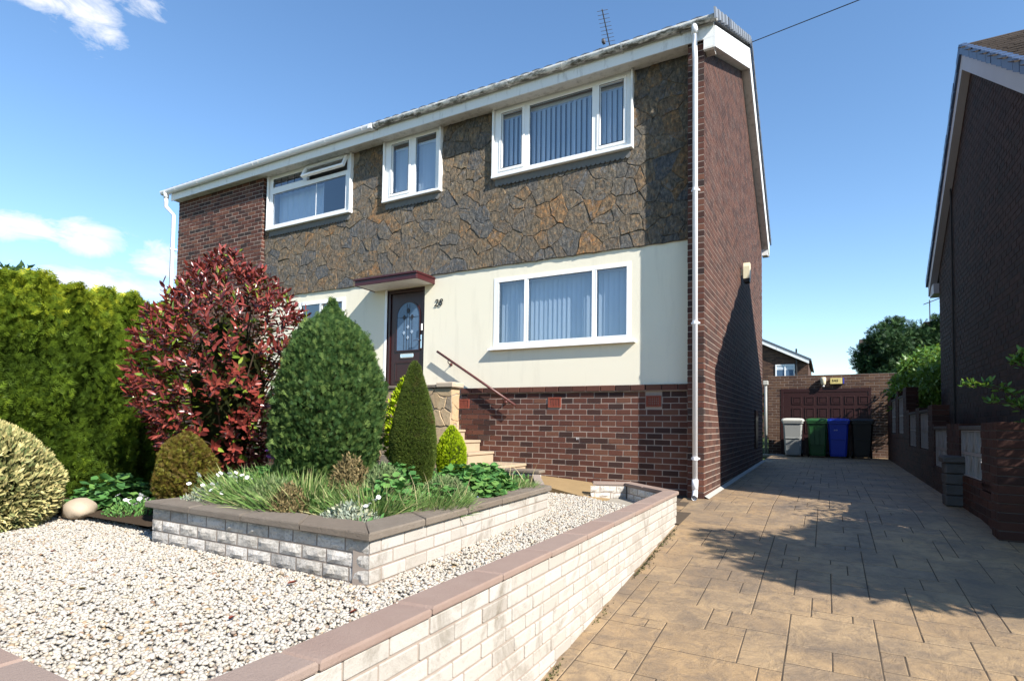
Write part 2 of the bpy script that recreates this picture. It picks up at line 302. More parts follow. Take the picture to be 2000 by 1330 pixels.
# ------------------------------------------------------------------ mesh helpers
class MB:
    def __init__(s): s.v=[]; s.f=[]; s.r=[]
    def add(s, vs, fs, r=0.5):
        b=len(s.v); s.v.extend(vs); s.f.extend([tuple(i+b for i in f) for f in fs]); s.r.extend([r]*len(fs)); return s
    def box(s, x0,x1,y0,y1,z0,z1, r=.5, ch=0):
        if x0>x1: x0,x1=x1,x0
        if y0>y1: y0,y1=y1,y0
        if z0>z1: z0,z1=z1,z0
        if not ch:
            return s.add([(x0,y0,z0),(x1,y0,z0),(x1,y1,z0),(x0,y1,z0),(x0,y0,z1),(x1,y0,z1),(x1,y1,z1),(x0,y1,z1)],
              [(0,3,2,1),(4,5,6,7),(0,1,5,4),(1,2,6,5),(2,3,7,6),(3,0,4,7)], r)
        c=min(ch,(x1-x0)*.45,(y1-y0)*.45,(z1-z0)*.45)
        vs=[];idx={}
        for sx in (0,1):
            for sy in (0,1):
                for sz in (0,1):
                    X,Y,Z=(x0,x1)[sx],(y0,y1)[sy],(z0,z1)[sz]; dx,dy,dz=(c,-c)[sx],(c,-c)[sy],(c,-c)[sz]
                    for a,p in enumerate(((X,Y+dy,Z+dz),(X+dx,Y,Z+dz),(X+dx,Y+dy,Z))): idx[sx,sy,sz,a]=len(vs); vs.append(p)
        fs=[]
        g=lambda sx,sy,sz,a: idx[sx,sy,sz,a]
        for k in (0,1):
            q=[g(k,0,0,0),g(k,1,0,0),g(k,1,1,0),g(k,0,1,0)]; fs.append(q if k else q[::-1])
            q=[g(0,k,0,1),g(1,k,0,1),g(1,k,1,1),g(0,k,1,1)]; fs.append(q if not k else q[::-1])
            q=[g(0,0,k,2),g(1,0,k,2),g(1,1,k,2),g(0,1,k,2)]; fs.append(q if k else q[::-1])
        for i in (0,1):
            for j in (0,1):
                fs.append([g(0,i,j,1),g(1,i,j,1),g(1,i,j,2),g(0,i,j,2)])
                fs.append([g(i,0,j,0),g(i,1,j,0),g(i,1,j,2),g(i,0,j,2)])
                fs.append([g(i,j,0,0),g(i,j,1,0),g(i,j,1,1),g(i,j,0,1)])
                for k in (0,1): fs.append([g(i,j,k,0),g(i,j,k,1),g(i,j,k,2)])
        return s.add(vs,fs,r)
    def prism(s, poly, axis, a0, a1, r=.5):
        """poly of 2D points extruded along axis ('x','y','z') from a0 to a1"""
        def P(p,a): return (a,p[0],p[1]) if axis=='x' else ((p[0],a,p[1]) if axis=='y' else (p[0],p[1],a))
        n=len(poly); vs=[P(p,a0) for p in poly]+[P(p,a1) for p in poly]
        fs=[tuple(range(n))[::-1], tuple(range(n,2*n))]+[(i,(i+1)%n,n+(i+1)%n,n+i) for i in range(n)]
        return s.add(vs,fs,r)
    def tube(s, pts, rad, seg=8, r=.5, cap=True):
        pts=[Vector(p) for p in pts]; rads=rad if isinstance(rad,(list,tuple)) else [rad]*len(pts)
        vs=[];up=Vector((0,0,1))
        for i,p in enumerate(pts):
            t=(pts[min(i+1,len(pts)-1)]-pts[max(i-1,0)]).normalized()
            a=t.cross(up)
            if a.length<.01: a=t.cross(Vector((0,1,0)))
            a.normalize(); b=a.cross(t)
            for k in range(seg):
                th=2*math.pi*k/seg; vs.append(tuple(p+a*rads[i]*math.cos(th)+b*rads[i]*math.sin(th)))
        fs=[(i*seg+k,i*seg+(k+1)%seg,(i+1)*seg+(k+1)%seg,(i+1)*seg+k) for i in range(len(pts)-1) for k in range(seg)]
        if cap: fs+= [tuple(range(seg))[::-1], tuple(range((len(pts)-1)*seg,len(pts)*seg))]
        return s.add(vs,fs,r)
    def lathe(s, prof, c, seg=16, r=.5):
        vs=[(c[0]+q*math.cos(2*math.pi*k/seg),c[1]+q*math.sin(2*math.pi*k/seg),c[2]+z) for q,z in prof for k in range(seg)]
        fs=[(i*seg+k,i*seg+(k+1)%seg,(i+1)*seg+(k+1)%seg,(i+1)*seg+k) for i in range(len(prof)-1) for k in range(seg)]
        fs+=[tuple(range(seg))[::-1],tuple(range((len(prof)-1)*seg,len(prof)*seg))]
        return s.add(vs,fs,r)
    def mesh(s, name, m, smooth=False, fix=True):
        me=bpy.data.meshes.new(name); me.from_pydata(s.v,[],s.f)
        at=me.attributes.new('rnd','FLOAT','FACE'); at.data.foreach_set('value',s.r)
        if m: me.materials.append(m)
        if fix:
            bm=bmesh.new(); bm.from_mesh(me); bmesh.ops.recalc_face_normals(bm,faces=bm.faces); bm.to_mesh(me); bm.free()
        if smooth: me.polygons.foreach_set('use_smooth',[True]*len(me.polygons))
        me.update(); return me
    def build(s, name, m, parent=None, smooth=False, fix=True, **k):
        return link(name, s.mesh(name,m,smooth,fix), parent, **k)
def link(name, me, parent=None, loc=None, kind=None, label=None, cat=None, group=None):
    o=bpy.data.objects.new(name,me); COL.objects.link(o)
    if parent: o.parent=parent
    if loc is not None: o.location=loc
    for k,v in (('kind',kind),('label',label),('category',cat),('group',group)):
        if v: o[k]=v
    return o
def thing(name, label, cat, loc=(0,0,0), group=None):
    return link(name,None,None,loc,None,label,cat,group)
def U(a,b): return random.uniform(a,b)
def box(*a, **k): return MB().box(*a, **k)

# scatter a small template over many frames into one mesh
def scatter_mesh(name, m, TV, TF, P, T, N, sc, rnd, smooth=False, scy=None):
    TV=np.asarray(TV,float); n=len(P)
    P=np.asarray(P,float); T=np.asarray(T,float); N=np.asarray(N,float)
    T=T/np.maximum(np.linalg.norm(T,axis=1,keepdims=True),1e-9)
    B=np.cross(T,N); B/=np.maximum(np.linalg.norm(B,axis=1,keepdims=True),1e-9); N=np.cross(B,T)
    sc=np.broadcast_to(np.asarray(sc,float),(n,)); sw=sc if scy is None else scy
    V=(P[:,None,:]+TV[None,:,0,None]*B[:,None,:]*sw[:,None,None]+TV[None,:,1,None]*T[:,None,:]*sc[:,None,None]+TV[None,:,2,None]*N[:,None,:]*sc[:,None,None])
    nv=len(TV); me=bpy.data.meshes.new(name)
    me.vertices.add(n*nv); me.vertices.foreach_set('co',V.reshape(-1))
    ls=np.concatenate([np.asarray(f) for f in TF]); cnt=np.array([len(f) for f in TF])
    L=(ls[None,:]+np.arange(n)[:,None]*nv).reshape(-1)
    me.loops.add(len(L)); me.loops.foreach_set('vertex_index',L.astype(np.int32))
    tot=np.tile(cnt,n); st=np.concatenate([[0],np.cumsum(tot)[:-1]])
    me.polygons.add(len(tot)); me.polygons.foreach_set('loop_start',st.astype(np.int32)); me.polygons.foreach_set('loop_total',tot.astype(np.int32))
    if smooth: me.polygons.foreach_set('use_smooth',np.ones(len(tot),bool))
    at=me.attributes.new('rnd','FLOAT','FACE'); at.data.foreach_set('value',np.repeat(np.asarray(rnd,float),len(TF)))
    me.materials.append(m); me.update(); me.validate(); return me
def unit(a): return a/np.maximum(np.linalg.norm(a,axis=1,keepdims=True),1e-9)
LEAF_V=[(0,0,0),(-.17,.3,.03),(0,.33,-.03),(.17,.3,.03),(-.15,.68,.02),(0,.68,-.05),(.15,.68,.02),(0,1,-.02)]
LEAF_F=[(0,2,1),(0,3,2),(1,2,5,4),(2,3,6,5),(4,5,7),(5,6,7)]
SPRAY_V=[(-.04,0,0),(.04,0,0),(0,1,.06)]; SPRAY_F=[(0,1,2)]
for k,(y,l) in enumerate(((.12,.52),(.34,.46),(.56,.36))):
    for s_ in (-1,1):
        b=len(SPRAY_V); SPRAY_V+=[(0,y-.05,0),(0,y+.12,.0),(s_*l*.8,y+l*.62,.05*(k-1))]; SPRAY_F.append((b,b+1,b+2))
TUFT_V=[];TUFT_F=[]
for k in range(5):
    a=k*2.4; b=len(TUFT_V); q=.42
    TUFT_V+=[(-.1*math.cos(a),0,-.1*math.sin(a)),(.1*math.cos(a),0,.1*math.sin(a)),(q*math.cos(a+1.2)*(.4+.15*k),1-.1*k,q*math.sin(a+1.2)*(.4+.15*k))]; TUFT_F.append((b,b+1,b+2))
BLADE_V=[(-.017,0,0),(.017,0,0),(-.016,.35,.02),(.016,.35,.02),(-.011,.7,.12),(.011,.7,.12),(0,1,.30)]; BLADE_F=[(0,1,3,2),(2,3,5,4),(4,5,6)]
ROUND_V=[(0,0,0)]+[(.5*math.sin(a)*(1+.18*math.cos(5*a)),.5-.5*math.cos(a)*(1+.1*math.cos(5*a)),.1*math.sin(a)**2) for a in np.linspace(.35,2*math.pi-.35,9)]
ROUND_F=[(0,i,i+1) for i in range(1,9)]
PET_V=[(0,0,.0)]+[(.5*math.cos(a),.5*math.sin(a),.08*(i%2)) for i,a in enumerate(np.linspace(0,2*math.pi,10,endpoint=False))]
PET_F=[(0,i,i%10+1) for i in range(1,11)]

# ------------------------------------------------------------------ the ground
def drive_z(y): return .095*y if y<0 else .013*y
def garden_z(x,y): return .012*(y+5.25)-.004*max(0,-x-3)*0
C_=.0845
g=MB(); xs=[-400,-60,-14,-7.2,3.1,4.2,9,60,400]; ys=[-400,-60,-14,-9.4,-7.2,-3.6,0,4,11,40,120,600]
def gz(x,y): return max(-.9,min(drive_z(y),.6))-.10
vs=[(x,y,gz(x,y)) for y in ys for x in xs]; nx=len(xs)
g.add(vs,[(j*nx+i,j*nx+i+1,(j+1)*nx+i+1,(j+1)*nx+i) for j in range(len(ys)-1) for i in range(nx-1)])
g.build('ground',M['ground'],kind='structure')
MB().add([(-200,-18,-.985),(200,-18,-.985),(200,-11,-.985),(-200,-11,-.985)],[(0,1,2,3)]).build('road',M['road'],kind='structure')
MB().box(-200,200,-11,-9.2,-1.2,-.87).build('pavement',M['kerb'],kind='structure')

# driveway: grout bed and stamped slabs
dv=MB(); YS=[-9.2,-4.5,0,5,10.95]
def wall_x(y): return .0+ .0196*(-1.3-y)-.03          # outer face line of the boundary wall
for a,b in zip(YS[:-1],YS[1:]):
    x0=-.06 if a<0 else -.03
    dv.add([(x0,a,drive_z(a)-.0035),(6.5 if a<-.5 else 3.05,a,drive_z(a)-.0035),(6.5 if b<=0 else 3.05,b,drive_z(b)-.0035),(x0,b,drive_z(b)-.0035)],[(0,1,2,3)])
dv.add([(-.95,-1.4,-.12),(0,-1.4,-.12),(0,.2,.0),(-.95,.2,.0)],[(0,1,2,3)])
drive=dv.build('driveway',M['grout'],kind='structure')
u=.12; gw,gh=int(6.6/u),int(16.6/u); occ=np.zeros((gh,gw),bool); cells=[]; Y0=-47*.12; X0=-.62
for _ in range(1500):       # scattered large stones first, so that no joint runs straight through
    w,h=random.choice(((3,3),(4,3),(3,4),(4,4),(5,3),(4,2),(3,2))); i,j=random.randrange(gw-w),random.randrange(gh-h)
    if not (j<47<j+h) and not occ[j:j+h,i:i+w].any(): occ[j:j+h,i:i+w]=True; cells.append((X0+i*u,X0+(i+w)*u,Y0+j*u,Y0+(j+h)*u))
for j in range(gh):
    for i in range(gw):
        if occ[j,i]: continue
        opts=[(2,2),(3,2),(2,3),(3,3),(4,3),(3,4),(2,4),(4,2)]; random.shuffle(opts); opts+=[(2,1),(1,2),(1,1)]
        for (w,h) in opts:
            if i+w<=gw and j+h<=gh and not (j<47<j+h) and not occ[j:j+h,i:i+w].any():
                occ[j:j+h,i:i+w]=True; cells.append((X0+i*u,X0+(i+w)*u,Y0+j*u,Y0+(j+h)*u)); break
def in_drive(a,b,y):
    if y>=0: return b>0 and a<2.84 and y<10.9
    if y>-.6: return a>-.62 and a<4.2
    if y>-1.3: return b>-.03-(y+1.3)*1.063 and a<4.2
    return b>wall_x(y)-.02 and a<6
pieces=[]
for (a,b,c,d) in cells:
    if not in_drive(a,b,(c+d)/2): continue
    if (c+d)/2>0: a=max(a,.005); b=min(b,2.84)
    if b-a<.06: continue
    x,y=(a+b)/2,(c+d)/2; depth=(Vector((x,y,0))-CAM).dot(fwd)
    side=(Vector((x,y,0))-CAM).dot(r2)/max(depth,.01)
    vis = depth>1.5 and -.95<side<.98
    pieces.append((0 if vis else 1, depth,a,b,c,d))
pieces.sort(); rest=MB()
def slab(mb,a,b,c,d,ox=0,oy=0,oz=0,r=.5):
    j=.0036; ch=.004; t=U(-.0015,.0015); t2=U(-.0012,.0012)
    P=[(a+j,c+j),(b-j,c+j),(b-j,d-j),(a+j,d-j)]; Q=[(a+j+ch,c+j+ch),(b-j-ch,c+j+ch),(b-j-ch,d-j-ch),(a+j+ch,d-j-ch)]
    vs=[(x-ox,y-oy,drive_z(y)-.018-oz) for x,y in P]+[(x-ox,y-oy,drive_z(y)-.0022-oz) for x,y in P]+[(x-ox,y-oy,drive_z(y)+t+(t2 if i%2 else -t2)-oz) for i,(x,y) in enumerate(Q)]
    mb.add(vs,[(8,9,10,11)]+[(i,(i+1)%4,4+(i+1)%4,4+i) for i in range(4)]+[(4+i,4+(i+1)%4,8+(i+1)%4,8+i) for i in range(4)],r)
for n,(hid,dep,a,b,c,d) in enumerate(pieces):
    if n<300 and not hid:
        m_=MB(); x,y=(a+b)/2,(c+d)/2; z=drive_z(y); slab(m_,a,b,c,d,x,y,z,U(0,1)); m_.build('paving_slab',M['slab'],drive,loc=(x,y,z))
    else: slab(rest,a,b,c,d,0,0,0,U(0,1))
rest.build('paving_slabs',M['slab'],drive,kind='stuff')
# path in front of the facade, rising to the steps
pt=MB(); PX=[(-.98,-1.2,.235,.03),(-1.55,-.98,.235,.085),(-2.0,-.75,.235,.12),(-2.5,-.72,.235,.148),(-2.8,-.72,.235,.165)]
for a,b in zip(PX[:-1],PX[1:]):
    pt.add([(a[0],a[1],a[3]),(a[0],a[2],a[3]),(b[0],b[2],b[3]),(b[0],b[1],b[3]),(a[0],a[1],-.1),(b[0],b[1],-.1)],[(0,1,2,3),(0,3,5,4)])
pt.add([(-.98,-1.2,.03),(-.98,.235,.03),(-.5,.235,.012),(-.5,-.85,.0)],[(0,1,2,3)])
pt.build('path',M['path'],kind='structure')

# ------------------------------------------------------------------ brickwork helpers
def frame_pt(o,uv,nv,u_,z,d): return (o[0]+uv[0]*u_+nv[0]*d, o[1]+uv[1]*u_+nv[1]*d, z)
def courses(u0,u1,z0,z1,cz=C_,L=.225,j=.012,holes=(),clip=None,off=0.0,half_first=False):
    """list of brick rectangles (u0,u1,z0,z1) in running bond"""
    out=[];n=int(round((z1-z0)/cz))
    for k in range(n):
        za=z0+k*cz; zb=za+cz-j; uo=u0-(L/2 if k%2 else 0)-off
        lo,hi=u0,u1
        if clip:
            cc=clip((za+zb)/2)
            if cc is None: continue
            lo,hi=max(lo,cc[0]),min(hi,cc[1])
        x=uo
        while x<hi:
            a,b=max(x+j/2,lo),min(x+L-j/2,hi); x+=L
            if b-a<.03: continue
            segs=[(a,b)]
            for (ha,hb,hz0,hz1) in holes:
                if zb>hz0+.02 and za<hz1-.02:
                    ns=[]
                    for (p,q) in segs:
                        if q<=ha or p>=hb: ns.append((p,q))
                        else:
                            if ha-p>.03: ns.append((p,ha-.004))
                            if q-hb>.03: ns.append((hb+.004,q))
                    segs=ns
            out+=[(p,q,za,zb) for p,q in segs]
    return out
def brick_block(mb,o,uv,nv,rc,proud=.008,back=.0,r=None,jit=.0025):
    a,b,za,zb=rc; r=U(0,1) if r is None else r; d=proud+U(-jit,jit); t=U(-.0012,.0012)
    P=[frame_pt(o,uv,nv,a,za,back),frame_pt(o,uv,nv,b,za,back),frame_pt(o,uv,nv,b,zb,back),frame_pt(o,uv,nv,a,zb,back)]
    Q=[frame_pt(o,uv,nv,a+.001,za+.001,d+t),frame_pt(o,uv,nv,b-.001,za+.001,d-t),frame_pt(o,uv,nv,b-.001,zb-.001,d-t),frame_pt(o,uv,nv,a+.001,zb-.001,d+t)]
    mb.add(P+Q,[(4,5,6,7),(0,1,5,4),(1,2,6,5),(2,3,7,6),(3,0,4,7)],r)
def holed(mb,u0,u1,z0,z1,holes,fn,r=.5):
    """slab in the u-z plane with rectangular holes; fn(u0,u1,z0,z1) adds a box"""
    us=sorted({u0,u1,*[h[0] for h in holes],*[h[1] for h in holes]}); zs=sorted({z0,z1,*[h[2] for h in holes],*[h[3] for h in holes]})
    us=[x for x in us if u0<=x<=u1]; zs=[x for x in zs if z0<=x<=z1]
    for a,b in zip(us[:-1],us[1:]):
        for c,d in zip(zs[:-1],zs[1:]):
            if any(h[0]-1e-6<=a and b<=h[1]+1e-6 and h[2]-1e-6<=c and d<=h[3]+1e-6 for h in holes): continue
            fn(a,b,c,d)

# ------------------------------------------------------------------ THE HOUSE
FY=.237; L=7.675; XL=-12.17; PW=-.212
house=thing('semi_detached_house','pair of brick semi-detached houses with stone-clad upper storey and cream ground floor','house',(0,0,0))
H=house
WL=[(-3.36,-1.07,2.17,3.315),(-8.0,-6.72,2.2,3.34)]       # ground-floor windows
WU=[(-3.36,-1.07,4.99,6.13),(-5.725,-4.495,5.0,6.13),(-8.965,-6.62,4.98,6.13)]
DOOR=(-5.66,-4.80,1.60,3.35)
# shell
sh=MB()
holed(sh,-12.0,-.21,-.3,6.6,WL+WU+[DOOR],lambda a,b,c,d: sh.box(a,b,FY+.0115,FY+.26,c,d))
sh.build('front_wall_core',M['mortar'],H)
gm=MB(); gm.prism([(.004,-.35),(L,-.35),(L,5.75),(3.84,8.25),(.004,6.15)],'x',-.2,-.0032); gm.build('gable_wall_core',M['mortar'],H)
gm=MB(); gm.prism([(.145,-.35),(L,-.35),(L,5.75),(3.84,8.25),(.145,6.15)],'x',XL+.012,XL+.2); gm.build('far_gable_wall',M['mortar'],H)
box(XL+.2,-.2,L-.2,L-.004,-.35,5.75).build('rear_wall',M['gable_brick'],H)
box(XL+.2,-.2,.5,L-.2,1.42,1.5).build('ground_floor_slab',M['room'],H)
box(XL+.2,-.2,.5,L-.2,3.62,3.8).build('upper_floor_slab',M['room'],H)
box(XL+.2,-.2,.5,L-.2,6.2,6.26).build('ceiling_slab',M['room'],H)
box(XL+.2,-.2,3.6,3.7,1.5,6.2).build('interior_wall',M['room'],H)
box(-6.2,-6.1,.5,3.6,1.5,6.2).build('party_wall',M['room'],H)
# --- gable bricks (too small to tell apart one by one): joined
gb=MB()
def gclip(z):
    if z<5.72: return (0.004,L)
    y0=.004 if z<6.12 else .004+(z-6.12)/(8.25-6.15)*3.84
    y1=L-(z-5.72)/(8.25-5.75)*(L-3.84)
    return (y0,y1) if y1-y0>.1 else None
for rc in courses(0,L,0-2*C_,8.2,clip=gclip): brick_block(gb,(0,0),(0,1),(1,0),rc,.0,-.004,None,.0009)
gb.build('gable_brickwork',M['gable_brick'],H,fix=False,kind='stuff')
# kerb fillet along the gable base
f=MB()
for a,b in zip((0,2.5,5),(2.5,5,L)): f.add([(.004,a,drive_z(a)+.035),(.06,a,drive_z(a)+.005),(.06,b,drive_z(b)+.005),(.004,b,drive_z(b)+.035)],[(0,1,2,3)])
f.build('base_fillet',M['kerb'],H)
# --- pier (wing wall end)
box(PW+.004,-.0045,.0,FY+.1,-.35,6.14).build('pier_core',M['mortar'],H)
indiv=0; joined=MB()
VAR=[]
for k in range(14):
    m_=MB().box(-.1065,.1065,-.05,0,-.03625,.03625,U(.05,.95),.003)
    m_.v=[(x+U(-.0012,.0012),y+U(-.0014,.0014),z+U(-.001,.001)) for x,y,z in m_.v]; VAR.append(m_.mesh('brick',M['brick'],fix=True))
def brick_obj(x,y,z,w,h,parent):
    if abs(w-.213)<.004 and abs(h-.0725)<.002: return link('brick',random.choice(VAR),parent,(x,y+.058,z))
    m_=MB().box(-w/2,w/2,-.05,0,-h/2,h/2,U(.05,.95),.003); return m_.build('brick',M['brick'],parent,loc=(x,y+.058,z))
for k in range(-2,73):
    za=k*C_; zb=za+C_-.012
    cuts=[(PW,0)] if k%2 else [(PW,PW+.1),(PW+.11,0)]
    for a,b in cuts:
        if k<26:
            m_=MB().box(-(b-a)/2,(b-a)/2,-.004,.1,-.03625,.03625,U(0,1),.003); m_.build('brick',M['brick'],H,loc=((a+b)/2,-.004+U(-.001,.001),(za+zb)/2)); indiv+=1
        else: brick_block(joined,(0,0),(1,0),(0,-1),(a,b,za,zb),.004,-.01)
    brick_block(joined,(PW,0),(0,-1),(-1,0),(-(FY),-.001,za,zb),.002,-.01)
# --- plinth bricks, individual
AIRS=[(-.73,1.285),(-2.26,1.275),(-3.93,1.262)]
ah=[(x-.116,x+.116,z-.084,z+.084) for x,z in AIRS]
plz=1.43-18*C_
pl=courses(-3.98,PW-.004,plz,1.43,holes=ah)
pl=[p for p in pl]
vis=sorted(pl,key=lambda p:-p[0])
for (a,b,za,zb) in vis:
    g0=.148 if a<-2.4 else .03
    if zb<g0-.05: continue
    x,z=(a+b)/2,(za+zb)/2
    if indiv<296 and x>-3.95:
        brick_obj(x,FY+U(-.002,.002),z,b-a,zb-za,H); indiv+=1
    else: brick_block(joined,(0,FY),(1,0),(0,-1),(a,b,za,zb),.0,-.03)
for p in courses(XL+3.1,-3.98,plz,1.43): brick_block(joined,(0,FY),(1,0),(0,-1),p,.0,-.03)
# proud capping course
tp=MB()
x=-3.98
while x<PW-.05:
    w=min(.213,PW-.006-x); tp.box(x,x+w,FY-.03,FY+.03,1.437,1.518,U(.1,.9),.004); x+=.225
tp.build('capping_course',M['brick'],H)
box(XL+3.1,PW,FY-.022,FY+.03,1.4305,1.44).build('capping_bed',M['mortar'],H)
# --- left brick bay (neighbour's half)
BY=.135; BX1=-9.11
box(XL+.01,BX1-.003,BY+.0035,FY+.2,-.35,6.14).build('bay_core',M['mortar'],H)
for p in courses(XL,BX1,6.13-74*C_,6.13): brick_block(joined,(0,BY),(1,0),(0,-1),p,.0,-.01)
for p in courses(0,FY-BY+.01,6.13-40*C_,6.13,L=.225): brick_block(joined,(BX1,BY),(0,1),(1,0),p,.0,-.01)
joined.build('brickwork',M['brick'],H,fix=False,kind='stuff')
# --- air bricks
for x,z in AIRS:
    a=MB(); w,h=.215,.155
    a.box(x-w/2,x+w/2,FY-.006,FY+.02,z+h/2-.02,z+h/2); a.box(x-w/2,x+w/2,FY-.006,FY+.02,z-h/2,z-h/2+.02)
    a.box(x-w/2,x-w/2+.022,FY-.006,FY+.02,z-h/2+.02,z+h/2-.02); a.box(x+w/2-.022,x+w/2,FY-.006,FY+.02,z-h/2+.02,z+h/2-.02)
    for k in range(7): q=x-w/2+.03+k*(w-.06)/6; a.box(q-.005,q+.005,FY-.002,FY+.015,z-h/2+.02,z+h/2-.02)
    for k in range(4): q=z-h/2+.03+k*(h-.06)/3; a.box(x-w/2+.022,x+w/2-.022,FY-.001,FY+.014,q-.0045,q+.0045)
    ab=a.build('air_brick',M['terracotta'],H); box(x-w/2+.01,x+w/2-.01,FY+.016,FY+.03,z-h/2+.01,z+h/2-.01).build('vent_void',M['dark_void'],ab)
# --- cream render
rn=MB(); holed(rn,BX1,PW+.01,1.52,3.515,WL+[DOOR],lambda a,b,c,d: rn.box(a,b,FY,FY+.02,c,d)); rn.build('cream_render',M['render'],H)
# --- stone cladding
sc=MB(); holed(sc,BX1,PW+.01,3.515,6.14,WU,lambda a,b,c,d: sc.box(a,b,FY-.014,FY+.02,c,d)); sc.build('cladding_bed',M['stone_mortar'],H)
def clip_half(poly,nx,nz,c):
    out=[]; n=len(poly)
    for i in range(n):
        p,q=poly[i],poly[(i+1)%n]; dp=p[0]*nx+p[1]*nz-c; dq=q[0]*nx+q[1]*nz-c
        if dp<=0: out.append(p)
        if dp*dq<0: t=dp/(dp-dq); out.append((p[0]+(q[0]-p[0])*t,p[1]+(q[1]-p[1])*t))
    return out
def voronoi(x0,x1,z0,z1,n,minr=.6,sx=1.0):
    d=math.sqrt((x1-x0)*(z1-z0)/n); seeds=[]; tries=0
    while len(seeds)<n and tries<n*60:
        tries+=1; p=(U(x0,x1),U(z0,z1)); m=minr*U(.55,1.25)
        if all(math.hypot(p[0]-q[0],p[1]-q[1])>m*d for q in seeds): seeds.append(p)
    cells=[]
    for i,s in enumerate(seeds):
        poly=[(x0,z0),(x1,z0),(x1,z1),(x0,z1)]
        for j,q in sorted(enumerate(seeds),key=lambda jq:(jq[1][0]-s[0])**2+(jq[1][1]-s[1])**2)[1:26]:
            nx,nz=q[0]-s[0],q[1]-s[1]; mx,mz=(s[0]+q[0])/2,(s[1]+q[1])/2
            poly=clip_half(poly,nx,nz,nx*mx+nz*mz)
            if len(poly)<3: break
        if len(poly)>=3: cells.append((s,poly))
    return cells
def stone_piece(poly,gap,depth,o,uv,nv,r):
    cx=sum(p[0] for p in poly)/len(poly); cz=sum(p[1] for p in poly)/len(poly)
    P=[]
    for i,p in enumerate(poly):
        q=poly[(i+1)%len(poly)]; ln=math.hypot(q[0]-p[0],q[1]-p[1])
        P.append(p)
        if ln>.07:
            ks=[U(.4,.6)] if ln<.16 else [U(.25,.38),U(.62,.75)]
            for t in ks: w_=U(-.012,.012); P.append((p[0]+(q[0]-p[0])*t-(q[1]-p[1])/ln*w_,p[1]+(q[1]-p[1])*t+(q[0]-p[0])/ln*w_))
    def ins(p,g): 
        d=math.hypot(p[0]-cx,p[1]-cz); k=max(.2,1-g/max(d,.01)); return (cx+(p[0]-cx)*k,cz+(p[1]-cz)*k)
    A=[ins(p,gap*U(-.2,1.6)) for p in P]; B=[ins(p,U(.004,.012)) for p in A]
    tx,tz=U(-.03,.03),U(-.03,.03); n=len(A); m_=MB()
    oc=frame_pt(o,uv,nv,cx,cz,0)
    def loc(p,d): w=frame_pt(o,uv,nv,p[0],p[1],d); return (w[0]-oc[0],w[1]-oc[1],w[2]-oc[2])
    vs=[loc(p,0) for p in A]+[loc(p,max(.004,depth*.6+(p[0]-cx)*tx+(p[1]-cz)*tz)) for p in A]+[loc(p,max(.006,depth+(p[0]-cx)*tx+(p[1]-cz)*tz+U(-.0015,.0015))) for p in B]
    m_.add(vs,[tuple(range(2*n,3*n))]+[(i,(i+1)%n,n+(i+1)%n,n+i) for i in range(n)]+[(n+i,n+(i+1)%n,2*n+(i+1)%n,2*n+i) for i in range(n)],r)
    return m_,oc
def poly_area(p): return abs(sum(p[i][0]*p[(i+1)%len(p)][1]-p[(i+1)%len(p)][0]*p[i][1] for i in range(len(p))))/2
holes=[(a-.04,b+.04,c-.02,d+.1) for a,b,c,d in WU]
ns=0
for s_,poly in voronoi(BX1+.01,PW,3.51,6.13,410,.45):
    cx=sum(p[0] for p in poly)/len(poly); cz=sum(p[1] for p in poly)/len(poly)
    skip=False
    for (a,b,c,d) in holes:
        if a<=cx<=b and c<=cz<=d: skip=True; break
        if max(p[0] for p in poly)>a and min(p[0] for p in poly)<b and max(p[1] for p in poly)>c:
            k=max(((a-cx),(1,0,a)),((cx-b),(-1,0,-b)),((c-cz),(0,1,c)),key=lambda t:t[0])
            poly=clip_half(poly,*k[1])
            if len(poly)<3: skip=True; break
    if skip or poly_area(poly)<.003: continue
    m_,oc=stone_piece(poly,.0028,U(.010,.021),(0,FY-.014),(1,0),(0,-1),U(0,1))
    m_.build('stone',M['stone'],H,loc=oc); ns+=1
# --- roof
def slope(y): return 6.36+ (y+.2)*(8.45-6.36)/4.04
rf=MB(); XV=.19; XR=XL-.2
rf.prism([(-.04,6.40),(3.84,8.42),(7.95,5.70),(7.95,5.63),(3.84,8.34),(-.04,6.32)],'x',XR,XV-.03); roof=rf.build('roof',M['slate_tile'],H)
et=MB()
for k in range(int((XV-XR)/.2)):
    x=XR+k*.2; m_=MB()
    m_.add([(0,-.10,6.375),(.19,-.10,6.375),(.19,.3,6.585),(0,.3,6.585),(0.03,-.105,6.39+U(0,.004)),(.16,-.105,6.39+U(0,.004)),(.19,.3,6.60),(0,.3,6.60),(.095,-.105,6.402),(.095,.3,6.62)],[(0,1,5,8,4),(4,8,9,7),(8,5,6,9),(1,2,6,5),(0,4,7,3)])
    m_.build('eaves_tile',M['slate_tile'],roof,loc=(x,0,0))
for k in range(15):     # verge tiles, front slope
    y=-.23+k*.272; z=slope(y); z2=slope(y+.272); h=.125; dx=U(-.006,.006)
    m_=MB().add([(XV-.03,y,z+.035),(XV+dx,y,z+.03),(XV+.012+dx,y,z-h),(XV-.02,y,z-h),(XV-.03,y+.248,z2+.02),(XV-.012+dx,y+.248,z2+.015),(XV-.008+dx,y+.248,z2-h+.025),(XV-.02,y+.248,z2-h+.025)],[(0,1,2,3),(4,7,6,5),(0,4,5,1),(1,5,6,2),(2,6,7,3),(3,7,4,0)],U(0,1))
    m_.build('verge_tile',M['slate_tile' if k==4 else 'pale_tile'],roof)
